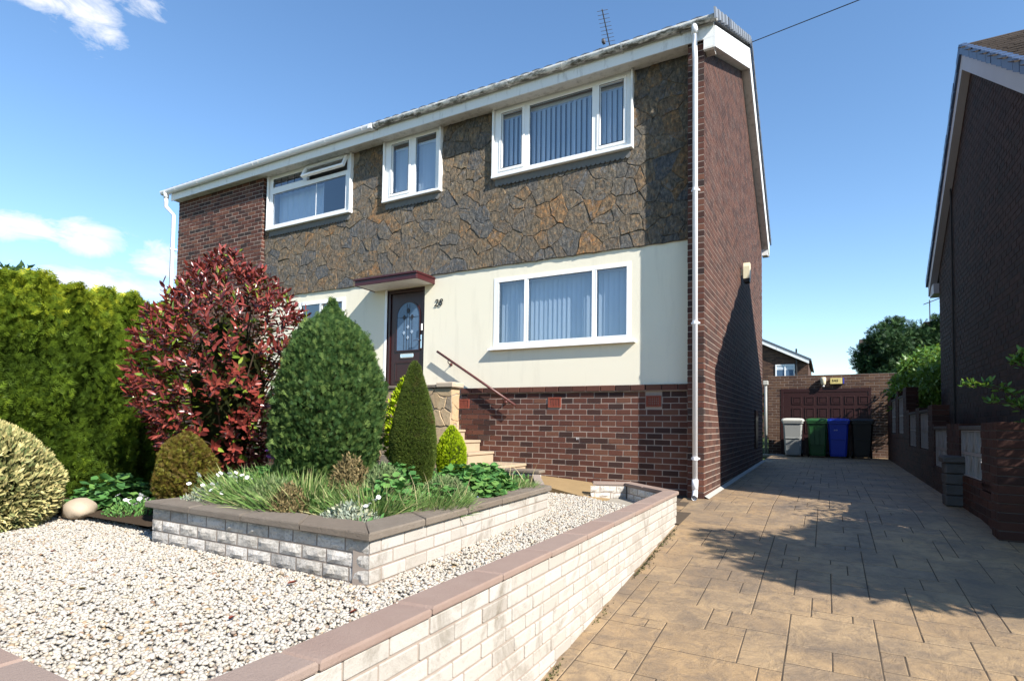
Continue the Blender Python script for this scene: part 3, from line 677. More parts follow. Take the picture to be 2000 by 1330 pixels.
for k in range(17):     # verge tiles, rear slope
    def rs(y): return 8.45-(y-3.84)*(2.75/4.11)
    y=3.86+k*.242; z=rs(y); z2=rs(y+.24); h=.12
    m_=MB().add([(XV-.03,y,z+.01),(XV,y,z+.01),(XV,y,z-h),(XV-.02,y,z-h),(XV-.03,y+.24,z2+.035),(XV+.008,y+.24,z2+.035),(XV+.008,y+.24,z2-h),(XV-.02,y+.24,z2-h)],[(0,1,2,3),(4,7,6,5),(0,4,5,1),(1,5,6,2),(2,6,7,3),(3,7,4,0)])
    m_.build('verge_tile',M['slate_tile'],roof)
# barge boards, fascia, soffit
XB=.155
bb=MB(); bb.prism([(-.05,6.245),(3.84,8.26),(3.84,7.86),(-.05,5.96)],'x',XB-.02,XB); bb.build('barge_board',M['white_board'],H)
bb=MB(); bb.prism([(3.842,8.26),(7.9,5.6),(7.9,5.25),(3.842,7.90)],'x',XB-.02,XB); bb.build('barge_board',M['white_board'],H)
bs=MB(); bs.prism([(3.842,7.92),(7.9,5.27),(7.9,5.245),(3.842,7.895)],'x',.0,XB-.02); bs.build('verge_soffit',M['white_soffit'],H)
bs=MB(); bs.prism([(-.05,5.985),(3.84,7.885),(3.84,7.86),(-.05,5.96)],'x',.0,XB-.02); bs.build('verge_soffit',M['white_soffit'],H)
bs=MB().box(.002,XB-.021,-.049,.0,5.96,6.24); bs.build('box_end',M['white_board'],H)
bs=MB().box(.002,XB-.021,L,7.9,5.25,5.62); bs.build('box_end',M['white_board'],H)
FJ=-5.83
box(FJ+.003,XB-.021,-.05,-.03,6.105,6.31).build('fascia_board',M['white_board'],H)
box(XL-.02,FJ-.003,-.05,-.03,6.105,6.31).build('fascia_board',M['white_board'],H)
box(XL-.02,.0,-.03,FY+.02,6.128,6.14).build('soffit',M['white_soffit'],H)
box(XL-.02,-.2,FY+.02,FY+.25,6.14,6.32).build('wall_plate',M['mortar'],H)
box(.002,.12,-.03,.2,6.0,6.02).build('box_end',M['white_soffit'],H)
# gutters
def gutter(x0,x1,prof,m,name='gutter'):
    gm_=MB(); n=len(prof); inner=[(y*.9+(-.108)*.1,z+.006) for y,z in prof[::-1]]
    pr=prof+inner; gm_.add([(x0,y,z) for y,z in pr]+[(x1,y,z) for y,z in pr],[(i,(i+1)%(2*n),2*n+(i+1)%(2*n),2*n+i) for i in range(2*n)]+[tuple(range(2*n))[::-1],tuple(range(2*n,4*n))])
    return gm_.build(name,m,H)
half=[(-.05-.058+.058*math.cos(a),6.335+.066*math.sin(a)) for a in np.linspace(math.pi,2*math.pi,11)]
sq=[(-.166,6.345),(-.166,6.325),(-.158,6.30),(-.15,6.285),(-.14,6.268),(-.12,6.262),(-.09,6.262),(-.07,6.27),(-.055,6.29),(-.052,6.32),(-.052,6.345)]
g1=gutter(FJ+.02,XV-.01,half,M['dirty_gutter']); g2=gutter(XL-.3,FJ-.02,sq,M['white_pipe'])
def bracket(x,m,p,k=1.06):
    b=MB()
    hp=[(-.108+(-.0)+.064*math.cos(a),6.335+.073*math.sin(a)) for a in np.linspace(math.pi,1.95*math.pi,9)]
    for (a,c) in zip(hp[:-1],hp[1:]): b.add([(x,a[0],a[1]),(x+.028,a[0],a[1]),(x+.028,c[0],c[1]),(x,c[0],c[1]),(x,a[0],a[1]-.006),(x+.028,a[0],a[1]-.006),(x+.028,c[0],c[1]-.006),(x,c[0],c[1]-.006)],[(0,1,2,3),(4,7,6,5),(0,4,5,1),(3,2,6,7),(1,5,6,2),(0,3,7,4)])
    b.box(x,x+.028,-.056,-.046,6.25,6.34); b.build('gutter_bracket',m,p)
for x in (-5.75,-4.83,-3.9,-2.98,-2.05,-1.12,-.3): bracket(x,M['dirty_gutter'],g1)
for x in (-6.05,-7.0,-8.0,-8.95,-9.12,-10.1,-11.05,-11.9,-12.25): bracket(x,M['white_pipe'],g2)
MB().box(FJ-.05,FJ+.05,-.174,-.046,6.255,6.35,.5,.01).build('gutter_union',M['white_pipe'],g1)
# downpipes
def downpipe(xp,yp,zt,zb,xo,rad,m):
    d=MB().tube([(xo,-.11,6.30),(xo,-.11,zt+.12),(xo-.004,-.105,zt+.02),(xp,yp,zt-.14),(xp,yp,zb)],rad,12)
    p=d.build('downpipe',m,H,smooth=True)
    MB().tube([(xo,-.11,6.32),(xo,-.11,6.17)],rad*1.28,12).build('pipe_collar',m,p,smooth=True)
    for z in [zb+.42+1.78*k for k in range(4) if zb+.42+1.78*k<zt-.3]:
        c=MB().tube([(xp,yp,z-.02),(xp,yp,z+.02)],rad*1.18,12); c.box(xp-rad*1.6,xp+rad*1.6,yp+.02,-.002 if xp>-1 else BY,z-.012,z+.012); c.build('pipe_clip',m,p)
    MB().tube([(xp,yp,zb+.15),(xp,yp,zb+.02)],rad*1.2,12).build('pipe_collar',m,p,smooth=True)
    return p
p1=downpipe(-.105,-.055,6.0,.1,-.10,.034,M['white_pipe'])
MB().tube([(-.105,-.055,.12),(-.105,-.06,.07),(-.10,-.10,.035),(-.095,-.15,.02)],.036,12,cap=False).build('pipe_shoe',M['white_pipe'],p1,smooth=True)
downpipe(XL-.08,.06,5.95,1.0,XL-.12,.045,M['white_pipe'])

# --- windows
def rect_frame(mb,x0,x1,z0,z1,y0,y1,w,wb=None,ch=.006):
    wb=wb or w
    mb.box(x0,x1,y0,y1,z1-w,z1,.5,ch); mb.box(x0,x1,y0,y1,z0,z0+wb,.5,ch); mb.box(x0,x0+w,y0+.0015,y1,z0+wb*.9,z1-w*.9,.5,ch); mb.box(x1-w,x1,y0+.0015,y1,z0+wb*.9,z1-w*.9,.5,ch)
def slats(win,x0,x1,z0,z1,y,ang,step=.079,w=.089,zlow=None):
    n=max(2,int((x1-x0)/step)); 
    for k in range(n):
        x=x0+(k+.5)*(x1-x0)/n; a=ang+U(-.10,.10); c,s=math.cos(a)*w/2,math.sin(a)*w/2
        m_=MB(); zt=z1-.02
        m_.add([(-c,-s,z0-zt),(c,s,z0-zt),(c,s,0),(-c,-s,0),(0,-.006,z0-zt),(0,-.006,0)],[(0,4,5,3),(4,1,2,5)]); m_.build('blind_slat',M['blind'],win,loc=(x,y,zt),fix=False,smooth=True)
    box(x0,x1,y-.03,y+.03,z1-.02,z1+.03).build('blind_headrail',M['upvc'],win)
def window(X0,X1,Z0,Z1,yf,openings,name='window'):
    """openings: (x0,x1,z0,z1,sash?) glass sizes"""
    w=MB(); yb=yf+.065
    hs=[(a,b,c,d) for a,b,c,d,_ in openings]
    holed(w,X0,X1,Z0,Z1,[(a-(.055 if s==1 else .012),b+(.055 if s==1 else .012),c-(.055 if s==1 else .012),d+(.055 if s==1 else .012)) for a,b,c,d,s in openings],lambda a,b,c,d: w.box(a,b,yf,yb,c,d))
    win=w.build(name,M['upvc'],H)
    for a,b,c,d,s in openings:
        if s==2: continue
        if s:
            f_=MB(); rect_frame(f_,a-.053,b+.053,c-.053,d+.053,yf-.012,yb-.01,.053); sa=f_.build('sash',M['upvc'],win)
            bd=MB(); rect_frame(bd,a-.008,b+.008,c-.008,d+.008,yf-.0145,yf-.011,.009,.009,.002); bd.build('gasket',M['black_metal'],win)
        else:
            f_=MB(); rect_frame(f_,a-.013,b+.013,c-.013,d+.013,yf-.004,yf+.03,.015,.015,.004); f_.build('glazing_bead',M['upvc'],win)
            bd=MB(); rect_frame(bd,a,b,c,d,yf+.012,yf+.018,.006,.006,.001); bd.build('gasket',M['black_metal'],win)
        MB().add([(a-.005,yf+.022,c-.005),(b+.005,yf+.022,c-.005),(b+.005,yf+.022,d+.005),(a-.005,yf+.022,d+.005)],[(0,1,2,3)]).build('pane',M['glass'],win,fix=False)
    return win
def surround(win,X0,X1,Z0,Z1,y0,yw,t=.028):
    for a in (X0,X1-t): MB().box(a,a+t,y0,yw,Z0+.04,Z1,.5,.004).build('jamb',M['white_board'],win)
    MB().box(X0,X1,y0-.012,yw,Z0,Z0+.042,.5,.006).build('sill',M['upvc'],win)
def scallops(win,X0,X1,z,y):
    n=int((X1-X0)/.075)
    q=MB(); q.box(X0,X1,y-.004,FY-.01,z-.085,z); q.build('lead_apron',M['lead'],win)
    for k in range(n):
        x=X0+(k+.5)*(X1-X0)/n; w=(X1-X0)/n/2
        MB().prism([(x-w,z-.083)]+[(x+w*math.cos(a),z-.085+.04*math.sin(a)) for a in np.linspace(math.pi,2*math.pi,8)]+[(x+w,z-.083)],'y',y-.005,y+.003).build('lead_scallop',M['lead'],win)
yw=.19
w1=window(-3.37,-1.06,4.99,6.127,yw,[(-3.24,-2.87,5.12,6.03,1),(-2.735,-1.665,5.06,6.045,0),(-1.54,-1.18,5.11,6.025,1)])
w1['label']='three-light upper window with half-open vertical blinds'
surround(w1,-3.405,-1.025,4.955,6.127,.137,FY); scallops(w1,-3.36,-1.07,4.955,.195)
for a,b in ((-3.24,-2.87),(-2.735,-1.665),(-1.54,-1.18)): slats(w1,a-.03,b+.03,5.03,6.02,.33,R(-27),.082)
w2=window(-5.735,-4.48,5.0,6.127,yw,[(-5.585,-5.197,5.13,6.04,1),(-5.042,-4.585,5.05,6.06,0)])
w2['label']='narrow two-light upper window with closed blinds'
surround(w2,-5.767,-4.455,4.97,6.127,.137,FY); scallops(w2,-5.72,-4.5,4.97,.195)
for a,b in ((-5.585,-5.197),(-5.042,-4.585)): slats(w2,a-.02,b+.02,5.03,5.99,.34,R(14),.076)
w3=window(-8.965,-6.61,4.98,6.127,yw,[(-8.87,-7.95,5.865,6.05,0),(-8.87,-6.75,5.06,5.735,0),(-7.83,-6.73,5.83,6.09,2)])
w3['label']='left upper window with open fanlight and grey curtain'
# opening for the fanlight, and the fanlight itself swung out
surround(w3,-9.0,-6.58,4.945,6.127,.137,FY); scallops(w3,-8.95,-6.62,4.945,.195)
fa=R(24); fl=MB(); rect_frame(fl,-7.87,-6.70,-.285,0,-.03,.03,.05)
fo=fl.build('fanlight',M['upvc'],w3,loc=(0,.185,6.115)); fo.rotation_euler=(-fa,0,0)
MB().add([(-7.825,0,-.245),(-6.745,0,-.245),(-6.745,0,-.04),(-7.825,0,-.04)],[(0,1,2,3)]).build('fanlight_pane',M['glass'],fo,fix=False)
for k in range(26):
    x0,x1=-8.9+k*.052,-8.9+(k+1)*.052
    if k==0: cu_=MB()
    cu_.add([(x0,.40+.018*math.sin(k*1.9),5.03),(x1,.40+.018*math.sin((k+1)*1.9),5.03),(x1,.40+.018*math.sin((k+1)*1.9),5.80),(x0,.40+.018*math.sin(k*1.9),5.80)],[(0,1,2,3)])
cu_.build('curtain',M['curtain'],w3,smooth=True)
box(-7.585,-7.575,yw+.018,yw+.03,5.06,5.735).build('curtain_edge',M['upvc'],w3)
ld=MB()
for k in range(5): ld.box(-8.87+.03+k*.2,-8.87+.036+k*.2,yw+.016,yw+.02,5.87,6.045)
ld.box(-8.86,-7.96,yw+.016,yw+.02,5.955,5.96); ld.build('leading',M['lead_came'],w3)
w4=window(-3.37,-1.06,2.165,3.317,FY-.006,[(-3.281,-2.807,2.245,3.243,0),(-2.74,-1.661,2.245,3.247,0),(-1.59,-1.126,2.245,3.25,0)])
w4['label']='wide three-light ground-floor window with vertical blinds'
MB().prism([(FY-.09,2.128),(FY+.02,2.128),(FY+.02,2.18),(FY-.004,2.168),(FY-.085,2.15)],'x',-3.43,-.985).build('sill',M['upvc'],w4)
for a,b in ((-3.281,-2.807),(-2.74,-1.661),(-1.59,-1.126)): slats(w4,a-.02,b+.02,2.2,3.26,.40,R(20),.078)
w5=window(-8.01,-6.71,2.19,3.343,FY-.006,[(-7.93,-7.42,2.27,3.27,0),(-7.34,-6.80,2.29,3.25,1)])
w5['label']='ground-floor window half hidden behind the garden shrubs'
# --- door
dr=link('front_door',None,H,(0,0,0)); dr['label']='dark brown front door with arched leaded glass'
yd=FY+.03
fm=MB(); fm.box(-5.66,-5.60,yd-.01,yd+.1,1.6,3.35,.5,.004); fm.box(-4.86,-4.80,yd-.01,yd+.1,1.6,3.35,.5,.004); fm.box(-5.60,-4.86,yd-.01,yd+.1,3.28,3.35,.5,.004); fm.box(-5.66,-4.80,yd-.03,yd+.1,1.56,1.605,.5,.004)
fm.build('door_frame',M['door_brown'],dr)
box(-5.72,-5.66,FY-.005,FY+.03,1.53,3.36,.5,.003).build('frame_trim',M['upvc'],dr)
leaf=box(-5.597,-4.863,yd+.02,yd+.06,1.61,3.277,.5,.003); dl=leaf.build('door_leaf',M['door_brown'],dr)
gx0,gx1,gz0,gz1=-5.45,-5.0+.06,2.235,3.10; cxg=(gx0+gx1)/2; rg=(gx1-gx0)/2
arc=[(gx0,gz0),(gx1,gz0)]+[(cxg+rg*math.cos(a),gz1-rg+rg*math.sin(a)) for a in np.linspace(0,math.pi,17)]
MB().prism(arc,'y',yd+.012,yd+.03).build('door_glass',M['obscure'],dl)
def ring(poly,grow,y0,y1):
    o=[((x-cxg)*(1+grow/rg)+cxg,(z-(gz0+gz1)/2)*(1+grow/.44)+(gz0+gz1)/2) for x,z in poly]; n=len(poly); m_=MB()
    m_.add([(x,y0,z) for x,z in poly]+[(x,y0,z) for x,z in o]+[(x,y1,z) for x,z in poly]+[(x,y1,z) for x,z in o],[(i,(i+1)%n,n+(i+1)%n,n+i) for i in range(n)]+[(n+i,n+(i+1)%n,3*n+(i+1)%n,3*n+i) for i in range(n)]+[(i,2*n+i,2*n+(i+1)%n,(i+1)%n) for i in range(n)]); return m_
ring(arc,.022,yd+.004,yd+.022).build('glass_moulding',M['door_brown'],dl)
cm=MB()
for dx in (-.09,-.03,.03,.09): cm.box(cxg+dx-.003,cxg+dx+.003,yd+.008,yd+.013,gz0+.01,2.83)
for a,b in (((cxg-rg,2.83),(cxg-.09,2.83)),((cxg+.09,2.83),(cxg+rg,2.83)),((cxg-.06,2.83),(cxg+.06,2.83))): cm.box(a[0],b[0],yd+.008,yd+.013,2.827,2.833)
for dx in (-.03,.03): cm.box(cxg+dx-.003,cxg+dx+.003,yd+.008,yd+.013,2.83,3.07)
cm.build('leading',M['lead_came'],dl)
for dx,z,q in ((0,2.95,.05),(-.09,2.83,.05),(.09,2.83,.05),(0,2.65,.036),(-.09,2.55,.036),(.09,2.56,.036),(0,2.46,.036)):
    MB().prism([(cxg+dx-q*.8,z),(cxg+dx,z-q),(cxg+dx+q*.8,z),(cxg+dx,z+q)],'y',yd+.003,yd+.012).build('bevel_diamond',M['bevel_glass' if q<.04 else 'lead_came'],dl)
for a,b in ((-5.50,-5.27),(-5.20,-4.95)): pass
pm=MB(); rect_frame(pm,-5.48,-4.97,1.66,2.03,yd+.008,yd+.022,.03); pm.build('lower_panel',M['door_brown'],dl)
lp=MB(); rect_frame(lp,-5.36,-5.06,2.095,2.18,yd+.004,yd+.022,.014); lp.box(-5.35,-5.07,yd+.012,yd+.022,2.105,2.17); lp.build('letter_plate',M['chrome'],dl)
hd=MB(); hd.box(-4.905,-4.872,yd-.002,yd+.02,2.25,2.50,.5,.006); hd.tube([(-4.888,yd,2.40),(-4.888,yd-.05,2.40),(-4.93,yd-.055,2.40),(-5.02,yd-.05,2.39)],.009,8); hd.build('handle',M['chrome'],dl)
box(-4.858,-4.83,FY-.02,FY+.0,2.56,2.68,.5,.005).build('key_safe',M['upvc'],dr)
# number 28
def text(body,size,loc,rot,m,name,parent=None,shear=0,ext=.004,**k):
    c=bpy.data.curves.new(name,'FONT'); c.body=body; c.size=size; c.extrude=ext; c.shear=shear; c.align_x='CENTER'; c.align_y='CENTER'; c.materials.append(m)
    t_=bpy.data.objects.new(name,c); COL.objects.link(t_); bpy.context.view_layer.update()
    me=bpy.data.meshes.new_from_object(t_.evaluated_get(bpy.context.evaluated_depsgraph_get())); bpy.data.objects.remove(t_); bpy.data.curves.remove(c)
    o=bpy.data.objects.new(name,me); COL.objects.link(o); o.location=loc; o.rotation_euler=rot
    if parent: o.parent=parent
    for a,b in k.items(): o[a]=b
    return o
text('28',.175,(-4.50,FY-.014,3.015),(R(90),0,0),M['black_metal'],'house_number',H,.28,.004)
text('97',.05,(-1.872,FY-.003,.726),(R(90),0,0),M['petal_white'],'brick_mark',H,0,.0005)
# --- canopy
cn=link('door_canopy',None,H,(0,0,0)); cn['label']='flat door canopy with maroon edge board'
box(-5.96,-4.60,-.255,FY,3.362,3.40).build('canopy_soffit',M['white_board'],cn)
e=MB(); e.box(-5.975,-4.588,-.275,-.255,3.350,3.44,.5,.003); e.box(-4.60,-4.582,-.255,FY,3.352,3.44,.5,.003); e.box(-5.98,-5.962,-.255,FY,3.352,3.44,.5,.003); e.build('edge_board',M['maroon'],cn)
e=MB(); e.box(-6.0,-4.57,-.295,FY,3.441,3.475,.5,.004); e.build('canopy_roof',M['maroon'],cn)

# ------------------------------------------------------------------ porch steps and stone landing wall
st=thing('front_steps','pale concrete steps climbing to the front door beside the stone pier','steps',(-3.6,-.2,.2))
st.location=(0,0,0)
for x0,zt in ((-2.73,.325),(-3.32,.49),(-3.58,.665),(-3.88,.83),(-4.15,.99),(-4.40,1.15),(-4.65,1.31),(-4.9,1.46)):
    y0=-.66 if x0>-3.0 else -.54
    m_=MB().box(x0-2.0 if x0<-4.8 else x0-.62,x0,y0,FY-.035,-.05,zt-.04); m_.build('riser',M['step'],st)
    MB().box(x0-2.0 if x0<-4.8 else x0-.62,x0+.02,y0-.012,FY-.034,zt-.04,zt,.5,.006).build('tread',M['step'],st)
lw=thing('landing_wall','low wall clad in crazy-paved stone with flat coping at the door landing','wall',(0,0,0))
box(-5.9,-3.48,-.77,-.57,.1,1.46).build('wall_core',M['wall_mortar'],lw)
for s_,poly in voronoi(-5.9,-3.47,.25,1.455,52):
    m_,oc=stone_piece(poly,.008,U(.01,.02),(0,-.77),(1,0),(0,-1),U(0,1)); m_.build('stone',M['porch_stone'],lw,loc=oc)
for s_,poly in voronoi(-.775,-.57,.25,1.455,14):
    m_,oc=stone_piece(poly,.008,U(.008,.014),(-3.48,0),(0,1),(1,0),U(.3,1)); m_.build('stone',M['porch_stone'],lw,loc=oc)
box(-5.95,-3.74,-.81,-.53,1.462,1.51,.5,.008).build('coping',M['coping_grey'],lw)
box(-3.735,-3.42,-.82,-.52,1.462,1.545,.5,.015).build('coping',M['sandstone'],lw)
# handrail
hr=thing('handrail','maroon metal handrail sloping down the cream wall beside the steps','handrail',(0,0,0))
MB().tube([(-4.43,FY-.1,2.155),(-2.89,FY-.1,1.228)],.021,10).build('rail',M['rail_maroon'],hr,smooth=True)
for x in (-4.2,-3.12):
    z=2.155-(x+4.43)*.6018
    b=MB().tube([(x,FY-.1,z-.02),(x,FY-.1,z-.06),(x,FY-.05,z-.085),(x,FY,z-.085)],.008,8); b.tube([(x,FY-.012,z-.085),(x,FY+.0,z-.085)],.028,12); b.build('rail_bracket',M['rail_maroon'],hr,smooth=True)

# ------------------------------------------------------------------ block walls
def path_wall(owner,p0,p1,zb,zt,th,course,bl,matb,fm,proud=.006,rough=.0,ground=None,seed=0,name='block',out=1):
    """outer face from p0 to p1 (plan); outward normal is to the right of p0->p1 when out=1"""
    d=Vector((p1[0]-p0[0],p1[1]-p0[1])); Ln=d.length; d/=Ln; nrm=Vector((d.y,-d.x))*out
    pe=(p1[0]-d.x*.03,p1[1]-d.y*.03); core=MB(); q=[(p0[0],p0[1]),pe,(pe[0]-nrm.x*th,pe[1]-nrm.y*th),(p0[0]-nrm.x*th,p0[1]-nrm.y*th)]
    core.prism(q,'z',zb,zt); core.build('wall_core',fm,owner)
    nc=int(math.ceil((zt-zb)/course)); j=.011
    for k in range(nc):
        z1=zt-k*course-j*.6; z0=z1-course+j; s=-(bl*.5 if (k+seed)%2 else 0)+U(-.01,.01)
        while s<Ln:
            b=bl*U(.93,1.07); a,e_=max(s+j/2,0.0),min(s+b-j/2,Ln); s+=b
            if e_-a<.022: continue
            xm=p0[0]+d.x*(a+e_)/2; ym=p0[1]+d.y*(a+e_)/2
            if ground and z1<ground(xm,ym)-.02: continue
            w=e_-a; h=z1-z0; m_=MB(); pr_=proud+U(-.002,.002)
            if rough:
                nu,nv_=4,3; vs=[]
                for jj in range(nv_+1):
                    for ii in range(nu+1):
                        edge=ii in(0,nu) or jj in (0,nv_); dd=pr_*.3 if edge else pr_+U(-.4,1)*rough
                        vs.append((-w/2+w*ii/nu+(0 if edge else U(-.01,.01)),dd,-h/2+h*jj/nv_))
                vs=[(v[0]*d.x+v[1]*nrm.x,v[0]*d.y+v[1]*nrm.y,v[2]) for v in vs]
                m_.add(vs,[(jj*(nu+1)+ii,jj*(nu+1)+ii+1,(jj+1)*(nu+1)+ii+1,(jj+1)*(nu+1)+ii) for jj in range(nv_) for ii in range(nu)],U(0,1))
                if out<0: m_.f=[t[::-1] for t in m_.f]
                ob=m_.build(name,matb,owner,loc=(xm,ym,(z0+z1)/2),fix=False)
            else:
                m_.box(-w/2,w/2,-.02,pr_,-h/2,h/2,U(0,1),.004)
                m_.v=[(v[0]*d.x+v[1]*nrm.x,v[0]*d.y+v[1]*nrm.y,v[2]) for v in m_.v]
                ob=m_.build(name,matb,owner,loc=(xm,ym,(z0+z1)/2))
def coping_run(owner,pts,w,t,zt,ln,m,side):
    """flat coping along polyline of outer edges, width w to the inside (side=+1: left of direction)"""
    n=len(pts); V2=[Vector(p) for p in pts]; inner=[]
    for i in range(n):
        d0=(V2[i]-V2[i-1]).normalized() if i else (V2[1]-V2[0]).normalized(); d1=(V2[i+1]-V2[i]).normalized() if i<n-1 else d0
        n0=Vector((-d0.y,d0.x))*side; n1=Vector((-d1.y,d1.x))*side; b=(n0+n1).normalized(); inner.append(V2[i]+b*(w/max(.3,b.dot(n0))))
    for i in range(n-1):
        Ln=(V2[i+1]-V2[i]).length; k=max(1,round(Ln/ln))
        for q in range(k):
            a,b=q/k+(.004/Ln if q else 0),(q+1)/k-(.004/Ln if q<k-1 else 0)
            P=[V2[i].lerp(V2[i+1],a),V2[i].lerp(V2[i+1],b),inner[i].lerp(inner[i+1],b),inner[i].lerp(inner[i+1],a)]
            c=sum(P,Vector((0,0)))/4; c_=.006; dz=U(-.002,.002)
            m_=MB(); vs=[]
            for sh,z in ((c_,zt-t),(0,zt-t+c_),(0,zt-c_*1.6),(c_*1.6,zt)):
                for p in P:
                    dd=(c-p); dd=dd/max(dd.length,.01)*sh; vs.append((p.x+dd.x-c.x,p.y+dd.y-c.y,z+dz))
            fs=[(3,2,1,0),(12,13,14,15)]+[(r_*4+j,r_*4+(j+1)%4,r_*4+4+(j+1)%4,r_*4+4+j) for r_ in range(3) for j in range(4)]
            m_.add(vs,fs,U(0,1)); m_.build('coping',m,owner,loc=(c.x,c.y,0))
# boundary wall beside the drive and along the street front
bw=thing('garden_wall','pale block retaining wall with pinkish coping dividing gravel from the drive','wall',(0,0,0))
zc=.185
A0=(-.058,-1.32); A1=(.058,-7.02)
path_wall(bw,A1,A0,-.75,zc,.1,.077,.232,M['block'],M['wall_mortar'],.008,0,lambda x,y: drive_z(y))
path_wall(bw,A0,(-.80,-.62),-.1,zc,.1,.077,.232,M['block'],M['wall_mortar'],.006,0,None,1)
path_wall(bw,(-.80,-.62),(-1.19,-.80),-.05,zc,.1,.077,.232,M['block'],M['wall_mortar'],.006,0,None,0)
# faces towards the gravel, rock-faced
path_wall(bw,(-.17,-1.42),(-.775,-.80),-.02,zc,.02,.085,.20,M['rock_block'],M['wall_mortar'],.006,.008,None,0,'block',-1)
path_wall(bw,(-.79,-.80),(-1.185,-.99),-.02,zc,.02,.085,.20,M['rock_block'],M['wall_mortar'],.006,.014,None,1,'block',-1)
coping_run(bw,[(.075,-7.04),(-.032,-1.30),(-.79,-.585),(-1.24,-.79)],.165,.034,zc+.036,.6,M['coping_red'],1)
fw=thing('street_wall','low front wall with brown coping at the street edge of the gravel','wall',(0,0,0))
box(-7,-.12,-7.045,-6.945,-1.2,zc-.001).build('wall_core',M['block'],fw)
coping_run(fw,[(-7,-7.06),(-.1,-7.06)],.15,.042,zc+.042,.6,M['coping_red'],1)
# raised bed
rb=thing('raised_bed','raised flower bed walled in weathered pale blocks with grey coping slabs','planter',(0,0,0))
PC=(-.90,-5.22); PL=(-3.12,-5.20); PR=(-1.10,-2.42); zp=.262
path_wall(rb,PL,PC,-.10,zp,.12,.086,.225,M['rock_block'],M['wall_mortar'],.010,.009,None,0)
path_wall(rb,PC,PR,-.10,zp,.12,.086,.235,M['block'],M['wall_mortar'],.007,0,None,1)
path_wall(rb,(-1.99,-.80),PR,-.05,zp,.1,.086,.225,M['rock_block'],M['wall_mortar'],.006,.01,None,0,'block',-1)
coping_run(rb,[(-3.16,-5.245),(-.865,-5.265),(-1.065,-2.40),(-1.5,-2.2)],.27,.048,zp+.05,.62,M['coping_grey'],1)
so_=MB().add([(-3.05,-5.1,.235),(-1.05,-5.1,.235),(-1.2,-2.5,.245),(-2.0,-.9,.25),(-4.1,-.9,.25),(-4.4,-4.2,.15)],[(0,1,2,3,4,5)]); so_.build('soil',M['soil'],rb)
lwb=thing('step_side_wall','short block wall with coping at the foot of the front steps','wall',(0,0,0))
path_wall(lwb,(-2.75,-.80),(-2.03,-.79),.0,.27,.12,.085,.22,M['rock_block'],M['wall_mortar'],.006,.012,None,1)
path_wall(lwb,(-2.03,-.79),(-2.03,-.67),.0,.27,.1,.085,.22,M['block'],M['wall_mortar'],.004,0,None,0)
coping_run(lwb,[(-2.85,-.83),(-1.99,-.82)],.2,.04,.312,.45,M['coping_grey'],1)

# ------------------------------------------------------------------ gravel
def in_gravel(x,y):
    if y<-6.93 or y>-.98 or x<-6.4: return False
    if x>-.175-.003*(y+1.3): return False
    if y>-1.42 and x>-.17-( y+1.42)*.98: return False
    if y>-1.0 and x>-.8: return False
    # planter
    if y>-5.2 and x>-3.2 and x<-.905-.0714*(y+5.22): 
        if y<-2.42: return False
        return x>-1.10-( y+2.42)*.55 and x>-2
    if x<-3.2 and y>-5.02-.16*(x+3.2): return False
    if y>-1.19+ (x+1.03)*-.63: return False
    return True
def gr_z(x,y): return .012*(y+5.25)+.004*math.sin(x*2.1+y)+.02*max(0,(-x-3.5))*.6
gx=np.arange(-6.5,-.1,.16); gy=np.arange(-6.95,-.7,.16); gbm=MB(); ii={}
for a,y in enumerate(gy):
    for b,x in enumerate(gx): ii[a,b]=len(gbm.v); gbm.v.append((x,y,gr_z(x,y)-.022))
for a in range(len(gy)-1):
    for b in range(len(gx)-1): gbm.f.append((ii[a,b],ii[a,b+1],ii[a+1,b+1],ii[a+1,b])); gbm.r.append(.5)
gbm.build('gravel_bed',M['gravel_base'],kind='structure',fix=False)
bm=bmesh.new(); bmesh.ops.create_icosphere(bm,subdivisions=1,radius=.5)
PV=[(v.co.x*(1+.12*math.sin(9*v.co.y)),v.co.y,v.co.z*.5) for v in bm.verts]; PF=[tuple(v.index for v in f_.verts) for f_ in bm.faces]; bm.free()
cand=np.column_stack([rng.uniform(-6.4,-.1,140000),rng.uniform(-6.93,-.9,140000)])
pts=np.array([p for p in cand if in_gravel(*p)]); NP=len(pts)
sz=rng.uniform(.017,.032,NP)*np.where(rng.random(NP)<.10,1.35,1)
zz=np.array([gr_z(*p) for p in pts])+rng.uniform(-.008,.004,NP)-.003
T_=unit(np.column_stack([rng.normal(size=NP),rng.normal(size=NP),rng.normal(size=NP)*.25])); N_=unit(np.column_stack([rng.normal(size=NP)*.45,rng.normal(size=NP)*.45,np.ones(NP)]))
me=scatter_mesh('gravel',M['pebble'],PV,PF,np.column_stack([pts,zz]),T_,N_,sz,rng.random(NP),True,sz*rng.uniform(.6,.95,NP))
link('gravel',me,None,None,'stuff','loose cream and ochre pebbles covering the front garden','gravel')
print('pebbles',NP,'stones',ns,'indiv bricks',indiv,'slabs',len(pieces))

